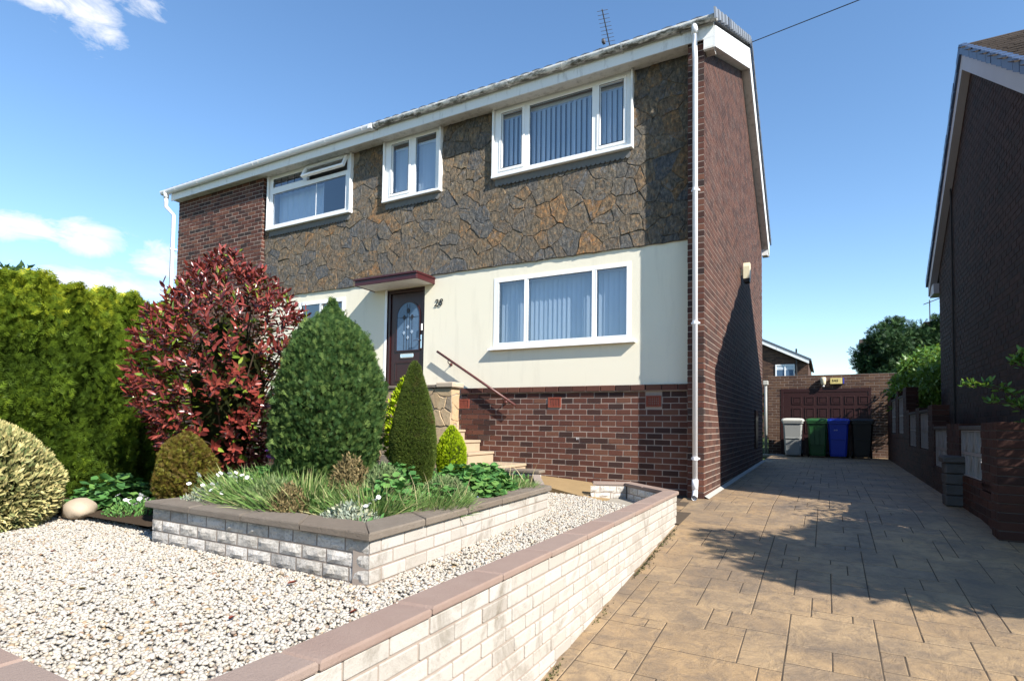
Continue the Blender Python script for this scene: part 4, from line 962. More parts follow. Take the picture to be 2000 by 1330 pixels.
# ------------------------------------------------------------------ plants
def ray_px(x,y): return fwd + r2*((x-1000)/1110.03) - u2*((y-779.6)/1110.03)
def pz(x,y,z): v=ray_px(x,y); return CAM+v*((z-CAM.z)/v.z)
def pyl(x,y,Y): v=ray_px(x,y); return CAM+v*((Y-CAM.y)/v.y)
def pxl(x,y,X): v=ray_px(x,y); return CAM+v*((X-CAM.x)/v.x)
def lumps(th,z,k=7,a=1.0,ph=0.0):
    return a*(np.sin(th*3+z*5.1+ph)+.8*np.sin(th*k-z*9.3+1.7+ph)+.6*np.sin(th*(2*k-1)+z*17+ph*2))/2.4
def revolve_pts(prof,n,rin=.86,amp=.05,k=7,ph=0.0):
    """points and outward normals on a body of revolution given as (z,r) rows"""
    zs=np.array([p[0] for p in prof]); rs=np.array([p[1] for p in prof])
    ln=np.hypot(np.diff(zs),np.diff(rs)); wt_=ln*(rs[:-1]+rs[1:]+.02); cum=np.concatenate([[0],np.cumsum(wt_)])/wt_.sum()
    q=rng.random(n); i=np.clip(np.searchsorted(cum,q)-1,0,len(ln)-1); t=(q-cum[i])/np.maximum(cum[i+1]-cum[i],1e-9)
    z=zs[i]+(zs[i+1]-zs[i])*t; r_=rs[i]+(rs[i+1]-rs[i])*t; th=rng.uniform(0,2*math.pi,n)
    sl=np.arctan2(-(rs[i+1]-rs[i]),(zs[i+1]-zs[i])+1e-9)
    d=rng.random(n)**.45; rr=r_*(rin+(1-rin)*d)*(1+lumps(th,z,k,amp,ph))
    P=np.column_stack([rr*np.cos(th),rr*np.sin(th),z]); N=np.column_stack([np.cos(sl)*np.cos(th),np.cos(sl)*np.sin(th),np.sin(sl)])
    return P,N,d,th
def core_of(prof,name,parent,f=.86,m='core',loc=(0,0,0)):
    MB().lathe([(max(r_*f,.004),z) for z,r_ in prof],(0,0,0),14).build(name,M[m],parent,smooth=True)  # solid dark body that blocks light and stands in for inner shade
def shrub(name,label,cat,loc,prof,n,size,tmpl,m,up=.9,amp=.05,spread=.35,rin=.86,k=7,core=.85,group=None,nfold=False,rb=None,part='foliage',stem=True):
    t=thing(name,label,cat,loc,group); P,N,d,th=revolve_pts(prof,n,rin,amp,k,U(0,6))
    T=unit(N+np.array([0,0,up])+rng.normal(size=(n,3))*spread); NN=unit(np.cross(T,rng.normal(size=(n,3)))) if nfold else unit(N+rng.normal(size=(n,3))*.5)
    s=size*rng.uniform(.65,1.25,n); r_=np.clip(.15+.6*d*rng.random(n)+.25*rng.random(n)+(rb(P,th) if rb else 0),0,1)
    link(part,scatter_mesh(part,M[m],tmpl[0],tmpl[1],P-T*s[:,None]*.4,T,NN,s,r_),t)
    if core: core_of(prof,'dark_core',t,core)
    if stem: MB().tube([(0,0,prof[0][0]-.25),(0,0,prof[len(prof)//2][0])],.03,8).build('stem',M['bark'],t)
    return t
SPR=(SPRAY_V,SPRAY_F); TUF=(TUFT_V,TUFT_F); LEA=(LEAF_V,LEAF_F); BLA=(BLADE_V,BLADE_F); ROU=(ROUND_V,ROUND_F); PET=(PET_V,PET_F); LES=([(0,0,0),(-.2,.45,.05),(.2,.45,.05),(0,1,-.04)],[(0,2,1),(1,2,3)])
# globe conifer, clipped cone, lime dwarf conifer
globe_prof=[(-.22,.33),(.0,.40),(.2,.45),(.45,.475),(.72,.455),(.92,.40),(1.08,.345),(1.2,.285),(1.29,.20),(1.36,.11),(1.44,.05),(1.52,.012)]
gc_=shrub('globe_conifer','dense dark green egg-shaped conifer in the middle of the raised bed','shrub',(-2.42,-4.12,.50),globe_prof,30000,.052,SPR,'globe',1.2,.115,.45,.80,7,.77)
P,N,d,th=revolve_pts(globe_prof,900,.97,.085,9); T=unit(N*.8+np.array([0,0,1.1])+rng.normal(size=(900,3))*.3); link('stray_shoots',scatter_mesh('stray_shoots',M['globe'],SPRAY_V,SPRAY_F,P,T,unit(rng.normal(size=(900,3))),rng.uniform(.045,.08,900),rng.uniform(.5,1,900)),gc_,kind='stuff')
cone_prof=[(-.2,.13),(.0,.17),(.12,.195),(.3,.205),(.5,.175),(.7,.125),(.88,.07),(.96,.045),(1.0,.01)]
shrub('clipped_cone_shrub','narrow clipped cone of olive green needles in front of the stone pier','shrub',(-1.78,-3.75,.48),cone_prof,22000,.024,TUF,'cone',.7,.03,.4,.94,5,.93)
lime_prof=[(-.2,.09),(.0,.13),(.1,.145),(.2,.14),(.3,.10),(.37,.05),(.41,.01)]
shrub('lime_dwarf_conifer','small bright lime green conifer beside the steps','shrub',(-1.72,-3.25,.50),lime_prof,5200,.032,SPR,'lime',.9,.06,.4,.85,5,.86)
shrub('golden_shrub','yellow-green shrub squeezed between the globe conifer and the clipped cone','shrub',(-2.28,-3.2,.45),[(0,.16),(.25,.24),(.55,.23),(.8,.15),(.95,.05)],2600,.06,LEA,'lime',.4,.1,.6,.6,5,.5)
# dwarf bronze conifer in its pot
pp=pz(325,985,.06)
pot=thing('plant_pot','squat olive glazed pot beside the raised bed','pot',(-3.42,-4.80,.0))
MB().lathe([(.13,0),(.15,.02),(.18,.25),(.195,.27),(.195,.30),(.175,.30),(.165,.26)],(0,0,0),20).build('body',M['pot'],pot,smooth=True)
shrub('bronze_conifer','bronze and olive dwarf conifer growing in the glazed pot','shrub',(-3.38,-4.80,.27),[(0,.18),(.08,.235),(.18,.25),(.28,.23),(.37,.20),(.45,.15),(.51,.09),(.55,.02)],7500,.044,SPR,'bronze',.35,.20,.55,.74,3,.72)
# variegated dome
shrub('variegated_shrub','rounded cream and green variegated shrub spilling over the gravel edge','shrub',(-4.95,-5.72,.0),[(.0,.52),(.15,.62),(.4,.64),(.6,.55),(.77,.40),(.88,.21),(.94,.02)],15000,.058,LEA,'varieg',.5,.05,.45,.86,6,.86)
# hedge
hd_=thing('conifer_hedge','tall clipped golden-green conifer hedge along the side of the garden','hedge',(0,0,0))
def hedge_pts(n):
    Y=rng.uniform(-6.75,-3.35,n); Z=rng.random(n)**.95*2.42+.02; u_=rng.random(n)
    face=u_<.70; end=(u_>=.70)&(u_<.80); top=u_>=.80
    pl_=.5+.5*np.sin(Y*13+1.4*np.sin(Z*2.3))*np.sin(Z*4.1+Y*3.7+2*np.sin(Y*5))
    ht=2.34+.04*np.sin(Y*7.3)+.05*np.sin(Y*19+1)
    X=-6.0+.32*pl_-.10*np.maximum(0,Z-1.9)+.04*np.sin(Y*31+Z*3)-rng.random(n)**2*.16
    N=np.column_stack([np.ones(n),rng.normal(size=n)*.15,np.full(n,.15)])
    X=np.where(end,rng.uniform(-6.9,-5.9,n),X); Y=np.where(end,-3.35+.1*pl_-rng.random(n)**2*.1,Y); N[end]=(0.2,1,.15)
    X=np.where(top,rng.uniform(-6.9,-5.95,n),X); Z=np.where(top,ht-rng.random(n)**2*.12,np.minimum(Z,ht)); N[top]=(.15,0,1)
    rcor=np.maximum(0,(Y+3.75))*np.maximum(0,(Y+3.75)); X=X-rcor*1.2; Z=np.where(top,Z-rcor*.7,Z)
    return np.column_stack([X,Y,Z]),N,pl_,top
nh=52000; P,N,pl_,top=hedge_pts(nh)
T=unit(N*.75+np.array([0,0,1.0])+rng.normal(size=(nh,3))*.42); s=rng.uniform(.06,.125,nh)
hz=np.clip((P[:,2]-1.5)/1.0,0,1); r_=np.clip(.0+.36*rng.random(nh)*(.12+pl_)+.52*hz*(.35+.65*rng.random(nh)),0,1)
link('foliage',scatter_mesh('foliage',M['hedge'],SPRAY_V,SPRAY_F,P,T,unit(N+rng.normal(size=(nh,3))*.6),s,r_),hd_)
box(-6.85,-6.25,-6.9,-3.65,.0,2.25).build('dark_core',M['core'],hd_)
# leader shoots standing above the hedge top
n2=260; Y=rng.uniform(-6.7,-3.4,n2); P=np.column_stack([rng.uniform(-6.6,-5.95,n2),Y,2.33+.04*np.sin(Y*7.3)+rng.uniform(-.03,.08,n2)])
T=unit(np.array([0,0,1.0])+rng.normal(size=(n2,3))*.15); link('leader_shoots',scatter_mesh('leader_shoots',M['hedge'],SPRAY_V,SPRAY_F,P,T,unit(rng.normal(size=(n2,3))),rng.uniform(.07,.15,n2),rng.uniform(.6,1,n2)),hd_,kind='stuff')
# photinia
ph=thing('photinia_bush','large bush with glossy dark red leaves in front of the brick bay','shrub',(-3.86,-4.12,.1))
TVn=[]; leaves=[]
prof=[(.25,.2),(.45,.42),(.65,.58),(.95,.72),(1.25,.79),(1.5,.79),(1.72,.73),(1.9,.64),(2.05,.52),(2.18,.38),(2.32,.22),(2.42,.10),(2.5,.03)]
Pp,Np,dd,th=revolve_pts(prof,780,.66,.14,5,.7)
stem_mb=MB()
for i in range(len(Pp)):
    ax=Vector(Np[i])*.8+Vector((U(-.3,.3),U(-.3,.3),.55)); ax.normalize(); p=Vector(Pp[i]); shoot=U(.10,.2)
    if i<46: stem_mb.tube([(U(-.05,.05),U(-.05,.05),.0),(p.x*.3,p.y*.3,.3+p.z*.35),tuple(p-ax*.1),tuple(p+ax*shoot)],[.016,.011,.006,.003],5)
    k=random.randint(6,10); a0=U(0,6)
    for q in range(k):
        f_=q/k; b_=p+ax*shoot*(f_*1.0-.2); a=a0+q*2.4; sd=ax.orthogonal().normalized(); sd=Matrix.Rotation(a,3,ax)@sd
        el=U(.25,.75)+.5*f_; t_=(sd*(1.15-el*.6)+ax*el+Vector((0,0,U(-.25,.05)))).normalized()
        nn=(ax-t_*ax.dot(t_)).normalized()
        leaves.append((b_,t_,nn,U(.075,.125)*(1.0-.25*f_),U(0,.855) if random.random()<.93-.25*(dd[i]<.3) else U(.88,1)))
for i in range(1700):    # older green leaves deep inside
    a=U(0,6.28); z=U(.5,1.9); rr=np.interp(z,[p[0] for p in prof],[p[1] for p in prof])*U(.35,.85)
    t_=Vector((math.cos(a),math.sin(a),U(-.3,.4))).normalized(); leaves.append((Vector((rr*math.cos(a),rr*math.sin(a),z)),t_,Vector((U(-.3,.3),U(-.3,.3),1)),U(.08,.11),U(.87,1) if random.random()<.6 else U(0,.4)))
oc=Vector((-3.86,-4.12,.1)); vdir=(CAM-oc-Vector((0,0,1))).normalized()
leaves.sort(key=lambda l:-(l[0].dot(vdir)))
pick=[l for i,l in enumerate(leaves[:900]) if i%3==0][:300]; ids=set(id(l) for l in pick); restl=[l for l in leaves if id(l) not in ids]
LV=[]
for k in range(16): 
    m_=MB(); m_.add([(x,y,z) for x,y,z in LEAF_V],LEAF_F,U(0,.85) if k<14 else U(.9,1)); LV.append(m_.mesh('leaf',M['photinia'],True,False))
for b_,t_,nn,s,r_ in pick:
    bt=t_.cross(nn).normalized(); nn=bt.cross(t_); o=link('leaf',LV[min(15,int(r_*14/.86)) if r_<.86 else random.choice((14,15))],ph)
    o.matrix_local=Matrix(((bt.x*s,t_.x*s,nn.x*s,b_.x),(bt.y*s,t_.y*s,nn.y*s,b_.y),(bt.z*s,t_.z*s,nn.z*s,b_.z),(0,0,0,1)))
link('foliage',scatter_mesh('foliage',M['photinia'],LEAF_V,LEAF_F,[tuple(l[0]) for l in restl],[tuple(l[1]) for l in restl],[tuple(l[2]) for l in restl],np.array([l[3] for l in restl]),np.array([l[4] for l in restl]),True),ph,kind='stuff')
stem_mb.build('stem',M['bark'],ph,smooth=True); core_of([(.5,.2),(.8,.34),(1.2,.40),(1.55,.32),(1.75,.2),(1.9,.06)],'dark_core',ph,.85)
# low planting
def clump(name,label,cat,loc,n,h,rad,tmpl,m,lean=.5,spread=.2,flat=1.0,dome=True,rl=(0,1),width=None,group=None,part='leaves'):
    t=thing(name,label,cat,loc,group); a=rng.uniform(0,2*math.pi,n); q=np.sqrt(rng.random(n))
    B=np.column_stack([np.cos(a)*q*rad,np.sin(a)*q*rad*flat,np.zeros(n)])
    if dome: B[:,2]=h*(1-q**2)*rng.uniform(.35,1,n)
    T=unit(np.column_stack([np.cos(a)*q*lean,np.sin(a)*q*lean,np.full(n,.7)])+rng.normal(size=(n,3))*spread)
    s=(h*rng.uniform(.55,1.1,n)) if not dome else np.full(n,width or .05)*rng.uniform(.6,1.2,n)
    if dome and tmpl is ROU: NN=np.column_stack([np.cos(a)*q*.5,np.sin(a)*q*.5,np.ones(n)])+rng.normal(size=(n,3))*.3; T=unit(np.column_stack([np.cos(a),np.sin(a),np.full(n,-.1)])+rng.normal(size=(n,3))*.4)
    else: NN=unit(np.column_stack([np.cos(a),np.sin(a),np.full(n,.6)])+rng.normal(size=(n,3))*.4)
    link(part,scatter_mesh(part,M[m],tmpl[0],tmpl[1],B,T,NN,s,rng.uniform(rl[0],rl[1],n)),t); return t
def flowers(t,pts,m,size,stemh=.05):
    for p in pts:
        mb_=MB(); mb_.add([(x*size,y*size,z*size) for x,y,z in PET_V],PET_F)
        o=mb_.build('flower',M[m],t,loc=(p[0],p[1],p[2]),fix=False); o.rotation_euler=(R(U(20,55)),R(U(-20,20)),U(0,6))
        MB().tube([(p[0],p[1],p[2]-stemh),(p[0],p[1],p[2]-.002)],.0016,4).build('stalk',M['grass'],t)
def on(x,y,z=.27): p=pz(x,y,z); return (p.x,p.y,p.z)
t=clump('geranium_clump','round-leaved green clump at the foot of the conifer hedge','plant',(-4.92,-4.58,.05),520,.34,.40,ROU,'geranium',.5,.2,1,True,(0,1),.085)
t=clump('alyssum_clump','low fresh green clump with small white flowers next to the glazed pot','plant',(-4.25,-4.75,.04),700,.14,.28,LEA,'geranium',.5,.4,.8,True,(.4,1),.04)
flowers(t,[(U(-.22,.22),U(-.2,.1),U(.12,.2)) for _ in range(11)],'petal_white',.045)
rk=MB(); bm=bmesh.new(); bmesh.ops.create_icosphere(bm,subdivisions=2,radius=1)
rv=[(v.co.x*.30*(1+.12*math.sin(v.co.z*5+v.co.y*3)),v.co.y*.14*(1+.1*math.sin(v.co.x*7)),v.co.z*.10) for v in bm.verts]; rfc=[tuple(v.index for v in f_.verts) for f_ in bm.faces]; bm.free()
rko=MB().add(rv,rfc); ro=rko.build('edging_rock',M['sandstone'],None,True,loc=(-4.72,-4.98,.09),label='rounded sandstone rock edging the gravel by the green clump',cat='rock'); ro.rotation_euler=(0,0,R(-28))
BED=[('grass_tuft','tuft of green grassy leaves behind the white daisies',(-2.55,-4.52),3000,.34,.38),('grass_tuft','arching grass tuft at the outer corner of the raised bed',(-1.52,-4.55),1900,.27,.26),
     ('grass_tuft','low grassy leaves under the globe conifer',(-2.1,-4.62),2400,.31,.34),('grass_tuft','grass edging the coping in front of the clipped cone',(-1.33,-4.15),2200,.22,.30),('grass_tuft','fine grass at the end of the bed near the steps',(-1.4,-2.66),1200,.18,.20)]
for nm,lb,(x,y),n,h,rad in BED:
    t=clump(nm,lb,'grass',(x,y,.24),n,h,rad,BLA,'grass',.75,.30,1,False,(0,.86))
    B=np.column_stack([rng.uniform(-rad,rad,26),rng.uniform(-rad,rad,26),np.zeros(26)]); link('seed_stalks',scatter_mesh('seed_stalks',M['grass'],BLADE_V,BLADE_F,B,unit(np.array([0,0,1.])+rng.normal(size=(26,3))*.25),unit(rng.normal(size=(26,3))),rng.uniform(.20,.36,26),rng.uniform(.9,1,26),scy=np.full(26,.2)),t,kind='stuff')
def cl(nm,lb,ct,x,y,n,h,rad,tm,m,rl,w): return clump(nm,lb,ct,(x,y,.245),n,h,rad,tm,m,.5,.35,.9,True,rl,w)
t=cl('daisy_mat','grey-leaved mat dotted with white daisies on the raised bed','plant',-2.88,-4.85,1900,.17,.30,LEA,'silver',(0,1),.04)
flowers(t,[(U(-.26,.40),U(-.18,.3),U(.14,.28)) for _ in range(30)],'petal_white',.036)
cl('geranium_clump','small leafy clump between the daisies and the grass tuft','plant',-2.78,-4.55,620,.32,.26,ROU,'geranium',(.2,1),.06)
t=cl('silver_mat','silvery woolly mat over the corner coping of the raised bed','plant',-1.42,-4.86,1700,.14,.22,LEA,'silver',(0,1),.04)
flowers(t,[(U(-.15,.15),U(-.1,.2),U(.10,.2)) for _ in range(7)],'petal_white',.034)
cl('heath_bush','brown twiggy bush leaning over the coping of the raised bed','shrub',-1.93,-4.93,3400,.25,.17,LEA,'heath',(0,1),.03)
cl('heath_bush','taller brown heath beneath the globe conifer','shrub',-1.86,-4.42,5200,.44,.25,LEA,'heath',(0,.9),.033)
t=cl('geranium_clump','lush lobed-leaf clump with violet flowers near the front steps','plant',-1.45,-3.42,1500,.34,.38,ROU,'geranium',(.2,1),.068)
flowers(t,[(U(.05,.28),U(-.3,.2),U(.04,.14)) for _ in range(22)],'petal_violet',.022,.03)
cl('geranium_clump','lobed-leaf clump against the low wall at the steps','plant',-1.52,-2.95,1100,.31,.34,ROU,'geranium',(.2,1),.065)
cl('geranium_clump','leafy clump hugging the base of the clipped cone','plant',-1.72,-4.02,900,.36,.28,ROU,'geranium',(.1,.9),.06)
t=cl('pink_perennial','dark-leaved perennial with pink flower heads beside the globe conifer','plant',-2.72,-4.28,640,.40,.24,LEA,'geranium',(0,.5),.07)
flowers(t,[(U(-.12,.16),U(-.2,-.05),U(.36,.50)) for _ in range(24)],'petal_pink',.034,.05)
cl('geranium_clump','soft round-leaved clump tucked against the corner grass','plant',-1.45,-4.42,620,.30,.24,ROU,'geranium',(.3,1),.055)
cl('geranium_clump','pale leafy clump along the inner side of the coping below the cone','plant',-1.3,-4.0,520,.22,.2,ROU,'geranium',(.4,1),.05)
t=cl('thyme_mound','soft grey-green mounded plant along the front coping of the bed','plant',-2.25,-4.80,3000,.26,.32,TUF,'silver2',(0,1),.05)
t=cl('thyme_mound','soft grey-green mound below the clipped cone','plant',-1.36,-3.85,2500,.24,.28,TUF,'silver2',(0,1),.05)
t=cl('thyme_mound','soft grey-green mound between the tall heath and the corner grass','plant',-1.62,-4.30,2600,.36,.28,TUF,'silver2',(0,1),.055)
nP=12000; PB=np.column_stack([rng.uniform(-5.6,-1.15,nP),rng.uniform(-5.02,-1.3,nP),rng.uniform(.2,.30,nP)]); PB=PB[(PB[:,0]>-3.0-2.2*(PB[:,1]+5.05))&(PB[:,0]<-1.12-.08*(PB[:,1]+5)-.35*np.maximum(0,PB[:,1]+2.6))]; nP=len(PB)
link('ground_cover',scatter_mesh('ground_cover',M['geranium'],LEAF_V,LEAF_F,PB,unit(rng.normal(size=(nP,3))+np.array([0,0,.7])),unit(rng.normal(size=(nP,3))*.4+np.array([0,0,1])),rng.uniform(.03,.07,nP),rng.random(nP)),None,None,'stuff','low green ground cover filling the raised bed between the plants','ground cover')
# tall dry stems
t=thing('dry_stems','tall bare flower stems with faded heads rising before the globe conifer','plant',(0,0,0))
for (x,y,y2) in ((720,905,775),(735,905,800),(612,930,860),(690,925,850),(800,930,860),(860,930,880)):
    p=on(x,y,.26); v=ray_px(x+U(-8,8),y2); q=CAM+v*((Vector(p)-CAM).dot(fwd))
    MB().tube([p,((p[0]+q.x)/2+U(-.03,.03),(p[1]+q.y)/2,(p[2]+q.z)/2),tuple(q)],[.004,.003,.002],5).build('stem',M['heath'],t)
    mb_=MB(); mb_.add([(a*.035,b*.035,c*.035) for a,b,c in PET_V],PET_F); o=mb_.build('seed_head',M['heath' if y2<850 else 'petal_white'],t,loc=tuple(q),fix=False); o.rotation_euler=(R(60),0,U(0,3))
# ground cover behind the bed, soil strip at hedge
MB().add([(-6.0,-5.6,.055),(-4.6,-5.05,.055),(-3.15,-5.05,.06),(-3.0,-4.0,.2),(-3.6,-1,.2),(-9,-1,.2),(-9,-3,.1)],[(0,1,2,3,4,5,6)]).build('bed_soil',M['soil'],kind='structure')

# ------------------------------------------------------------------ garage, bins
GY=10.9
gar=thing('garage','brick garage with maroon panelled door at the end of the drive','garage',(0,0,0))
gdx0,gdx1,gdz=.20,2.48,2.075; gz0=.13
box(-.13,3.1,GY+.004,GY+.2,-.1,2.44).build('front_core',M['mortar'],gar)
box(-.13,.1,GY+.2,GY+5,-.1,2.40).build('side_wall',M['garage_brick'],gar); box(2.9,3.1,GY+.2,GY+5,-.1,2.40).build('side_wall',M['garage_brick'],gar)
box(-.16,3.13,GY+.02,GY+5.1,2.441,2.47,.5,.005).build('roof',M['lead'],gar)
GV=[MB().box(-.1065,.1065,0,.03,-.0335,.0335,U(0,1),.003).mesh('brick',M['garage_brick']) for _ in range(8)]
for (a,b,za,zb) in courses(-.14,3.1,gz0-.01,2.45,cz=.0785,holes=[(gdx0,gdx1,0,gdz)]):
    w=b-a
    if abs(w-.213)<.004: link('brick',random.choice(GV),gar,((a+b)/2,GY+U(-.002,.001),(za+zb)/2))
    else: MB().box(-w/2,w/2,0,.03,-.0335,.0335,U(0,1),.003).build('brick',M['garage_brick'],gar,loc=((a+b)/2,GY+U(-.002,.001),(za+zb)/2))
gd=MB(); gd.box(gdx0,gdx0+.07,GY-.01,GY+.05,gz0,gdz,.5,.004); gd.box(gdx1-.07,gdx1,GY-.01,GY+.05,gz0,gdz,.5,.004); gd.box(gdx0+.07,gdx1-.07,GY-.01,GY+.05,gdz-.1,gdz,.5,.004); gd.build('door_frame',M['garage_door'],gar)
gdo=box(gdx0+.075,gdx1-.075,GY+.0,GY+.03,gz0+.01,gdz-.105).build('garage_door',M['garage_door'],gar)
for i in range(6):
    for j,(za,zb) in enumerate(((1.62,1.85),(1.20,1.52),(.78,1.1),(.25,.68))):
        x=.50+i*.335; m_=MB(); rect_frame(m_,x,x+.25,za,zb,GY-.014,GY-.001,.03,.03,.005); m_.box(x+.05,x+.2,GY-.008,GY-.001,za+.05,zb-.05,.5,.004); m_.build('door_panel',M['garage_door'],gdo)
sp=thing('drainpipe','grey plastic pipe standing at the garage corner','pipe',(0,0,0)); MB().tube([(-.20,GY-.06,.13),(-.20,GY-.06,2.25)],.04,10).build('pipe',M['bin_grey'],sp,smooth=True); MB().box(-.27,-.13,GY-.12,GY,2.2,2.33,.5,.01).build('hopper',M['bin_lid'],sp)
ll=thing('wall_lantern','small cream bulkhead light above the garage door','lamp',(1.315,GY-.03,2.28)); MB().lathe([(.05,-.1),(.06,-.09),(.075,.08),(.06,.11)],(0,-.05,0),12).build('lamp_shade',M['cream_plastic'],ll,smooth=True); MB().lathe([(.012,-.17),(.03,-.15),(.03,-.1)],(0,-.05,0),10).build('bulb',M['upvc'],ll,smooth=True)
al=thing('alarm_box','yellow alarm bell box with blue end above the garage door','alarm box',(1.635,GY-.01,2.275)); MB().box(-.15,.15,-.08,0,-.085,.085,.5,.01).build('case',M['yellow_plastic'],al); MB().box(.153,.195,-.08,0,-.085,.085,.5,.01).build('end_cap',M['blue_plastic'],al)
text('SAS',.10,(-.03,-.083,.012),(R(90),0,0),M['black_metal'],'lettering',al,.1,.001)
MB().box(-.32,.62,GY-.62,GY-.46,.10,.165,.5,.006).build('concrete_edging',M['kerb'],None,label='pale concrete edging strip in front of the grey bin',cat='kerb')
def wheelie(x,y,body,lid,label,num=None,ribs=False):
    z=drive_z(y); b=thing('wheelie_bin',label,'bin',(x,y,z),'wheelie bins in front of the garage')
    def ring_(w,d,zz,c=.04): return [(-w+c,-d,zz),(w-c,-d,zz),(w,-d+c,zz),(w,d-c,zz),(w-c,d,zz),(-w+c,d,zz),(-w,d-c,zz),(-w,-d+c,zz)]
    m_=MB(); rows=[ring_(.19,.22,.04),(ring_(.20,.23,.1)),ring_(.245,.275,.92),ring_(.27,.30,.93),ring_(.27,.30,.98)]
    vs=[p for r_ in rows for p in r_]; m_.add(vs,[tuple(range(8))[::-1],tuple(range(32,40))]+[(r_*8+i,r_*8+(i+1)%8,r_*8+8+(i+1)%8,r_*8+8+i) for r_ in range(4) for i in range(8)]); m_.build('body',M[body],b)
    if ribs:
        for rx in (-.13,0,.13): MB().prism([(rx-.05,.35),(rx+.05,.35),(rx+.055,.80),(rx-.055,.80)],'y',-.285,-.2).build('rib',M[body],b)
    else: MB().box(-.19,.19,-.268,-.2,.50,.53,.5,.006).build('rib',M[body],b)
    m_=MB(); rows=[ring_(.285,.31,.985),ring_(.285,.31,1.02),ring_(.25,.28,1.06),ring_(.16,.2,1.075)]
    m_.add([p for r_ in rows for p in r_],[tuple(range(8))[::-1],tuple(range(24,32))]+[(r_*8+i,r_*8+(i+1)%8,r_*8+8+(i+1)%8,r_*8+8+i) for r_ in range(3) for i in range(8)]); m_.build('lid',M[lid],b)
    MB().tube([(-.2,.33,1.0),(.2,.33,1.0)],.016,8).build('handle',M[lid],b)
    for wx in (-.22,.22): MB().tube([(wx-.025,.2,.1),(wx+.025,.2,.1)],.1,16).build('wheel',M['bin_black'],b)
    if num: text(num,.1,(-.06,-.266,.77),(R(85),0,0),M['bin_lid'],'number',b,0,.001)
    return b
wheelie(.555,10.28,'bin_grey','bin_lid','light grey wheelie bin in front of the garage door')
wheelie(1.16,10.32,'bin_green','bin_green','dark green wheelie bin with ribbed front','',True)
wheelie(1.66,10.32,'bin_blue','bin_blue','bright blue wheelie bin with a painted number','28')
wheelie(2.22,10.32,'bin_black','bin_black','black wheelie bin in the shade beside the blue one')

# ------------------------------------------------------------------ side fittings
sb=thing('security_light','cream sensor floodlight fixed high on the brick gable','lamp',(0,3.7,3.85))
MB().box(0,.05,-.03,.03,-.06,.06,.5,.006).build('mounting_plate',M['cream_plastic'],sb); m_=MB().prism([(-.09,-.13),(.09,-.13),(.09,.10),(.06,.17),(-.06,.17),(-.09,.10)],'x',.05,.16); m_.build('case',M['cream_plastic'],sb); MB().box(.055,.155,-.085,.085,-.20,-.132,.5,.01).build('lens',M['black_metal'],sb)
mb_=thing('meter_cupboard','dark recessed meter cupboard door low on the gable wall','cupboard',(0,6.1,.9)); MB().box(.001,.03,-.22,.22,-.42,.42,.5,.006).build('cupboard_door',M['door_brown'],mb_)
av=thing('tv_aerial','yagi television aerial on a short mast above the roof','aerial',(-2.72,3.84,8.4))
MB().tube([(0,0,-.1),(0,0,.78)],.02,8).build('mast',M['aerial'],av)
bd_=Vector((.20,-1,.02)).normalized(); o0=Vector((0,.25,.74))
MB().tube([tuple(o0),tuple(o0+bd_*1.45)],.012,6).build('boom',M['aerial'],av)
side=bd_.cross(Vector((0,0,1))).normalized()
for k in range(9):
    c=o0+bd_*(.5+.115*k); hw=.13-.003*k; MB().tube([tuple(c-side*hw),tuple(c+side*hw)],.005,5).build('director',M['aerial'],av)
for dz in (-.16,-.055,.055,.16):
    c=o0+bd_*.1+Vector((0,0,dz)); MB().tube([tuple(c-side*.28),tuple(c+side*.28)],.005,5).build('reflector',M['aerial'],av)
MB().box(-.03,.03,-.35,-.25,.70,.78,.5,.005).build('dipole_box',M['aerial'],av)
cb=thing('overhead_cable','thin black telephone cable slung from the gable across the drive','cable',(0,0,0))
e0=pxl(1466,84,.17); em=CAM+ray_px(1675,0)*9.4; e1=e0+(em-e0)*14; pts_=[]
for k in range(29): t_=(k/28)**1.6; p=e0.lerp(e1,t_); p.z-=.5*4*t_*(1-t_)*.12; pts_.append(tuple(p))
MB().tube(pts_,.008,6).build('cable',M['black_metal'],cb)
pole=thing('telegraph_pole','wooden telegraph pole beyond the neighbouring house holding the cable','pole',(e1.x,e1.y,-.9))
MB().tube([(0,0,-.5),(0,0,e1.z+1.3)],[.14,.10],10).build('shaft',M['bark'],pole,smooth=True); MB().box(-.5,.5,-.05,.05,e1.z+.75,e1.z+.87).build('cross_arm',M['bark'],pole)

# ------------------------------------------------------------------ neighbouring house on the drive's far side
NX=3.42
nb=thing('neighbour_house','shaded brick gable-ended house across the drive with white bargeboards','house',(0,0,0))
nr=lambda y: 6.98-(3.3-y)*.66 if y<3.3 else 6.98-(y-3.3)*.77
MB().prism([(-.1,-.4),(6.5,-.4),(6.5,4.35),(3.3,6.82),(-.1,4.58)],'x',NX+.004,NX+.3).build('gable_core',M['shaded_mortar'],nb)
nbk=MB()
def nclip(z):
    if z<4.2: return (-.1,6.5)
    return (max(-.1,3.3-(6.82-z)/.66),3.3+(6.82-z)/.77) if z<6.7 else None
for rc in courses(-.1,6.5,-.3,6.8,clip=nclip): brick_block(nbk,(NX,0),(0,1),(-1,0),rc,.0,-.006,None,.001)
nbk.build('gable_brickwork',M['shaded_brick'],nb,fix=False,kind='stuff')
box(NX+.3,NX+8,-.1,.15,-.4,4.3).build('front_wall',M['brick'],nb); box(NX+.3,NX+8,6.3,6.5,-.4,4.3).build('rear_wall',M['brick'],nb); box(NX+8,NX+8.3,-.1,6.5,-.4,4.3).build('far_wall',M['brick'],nb)
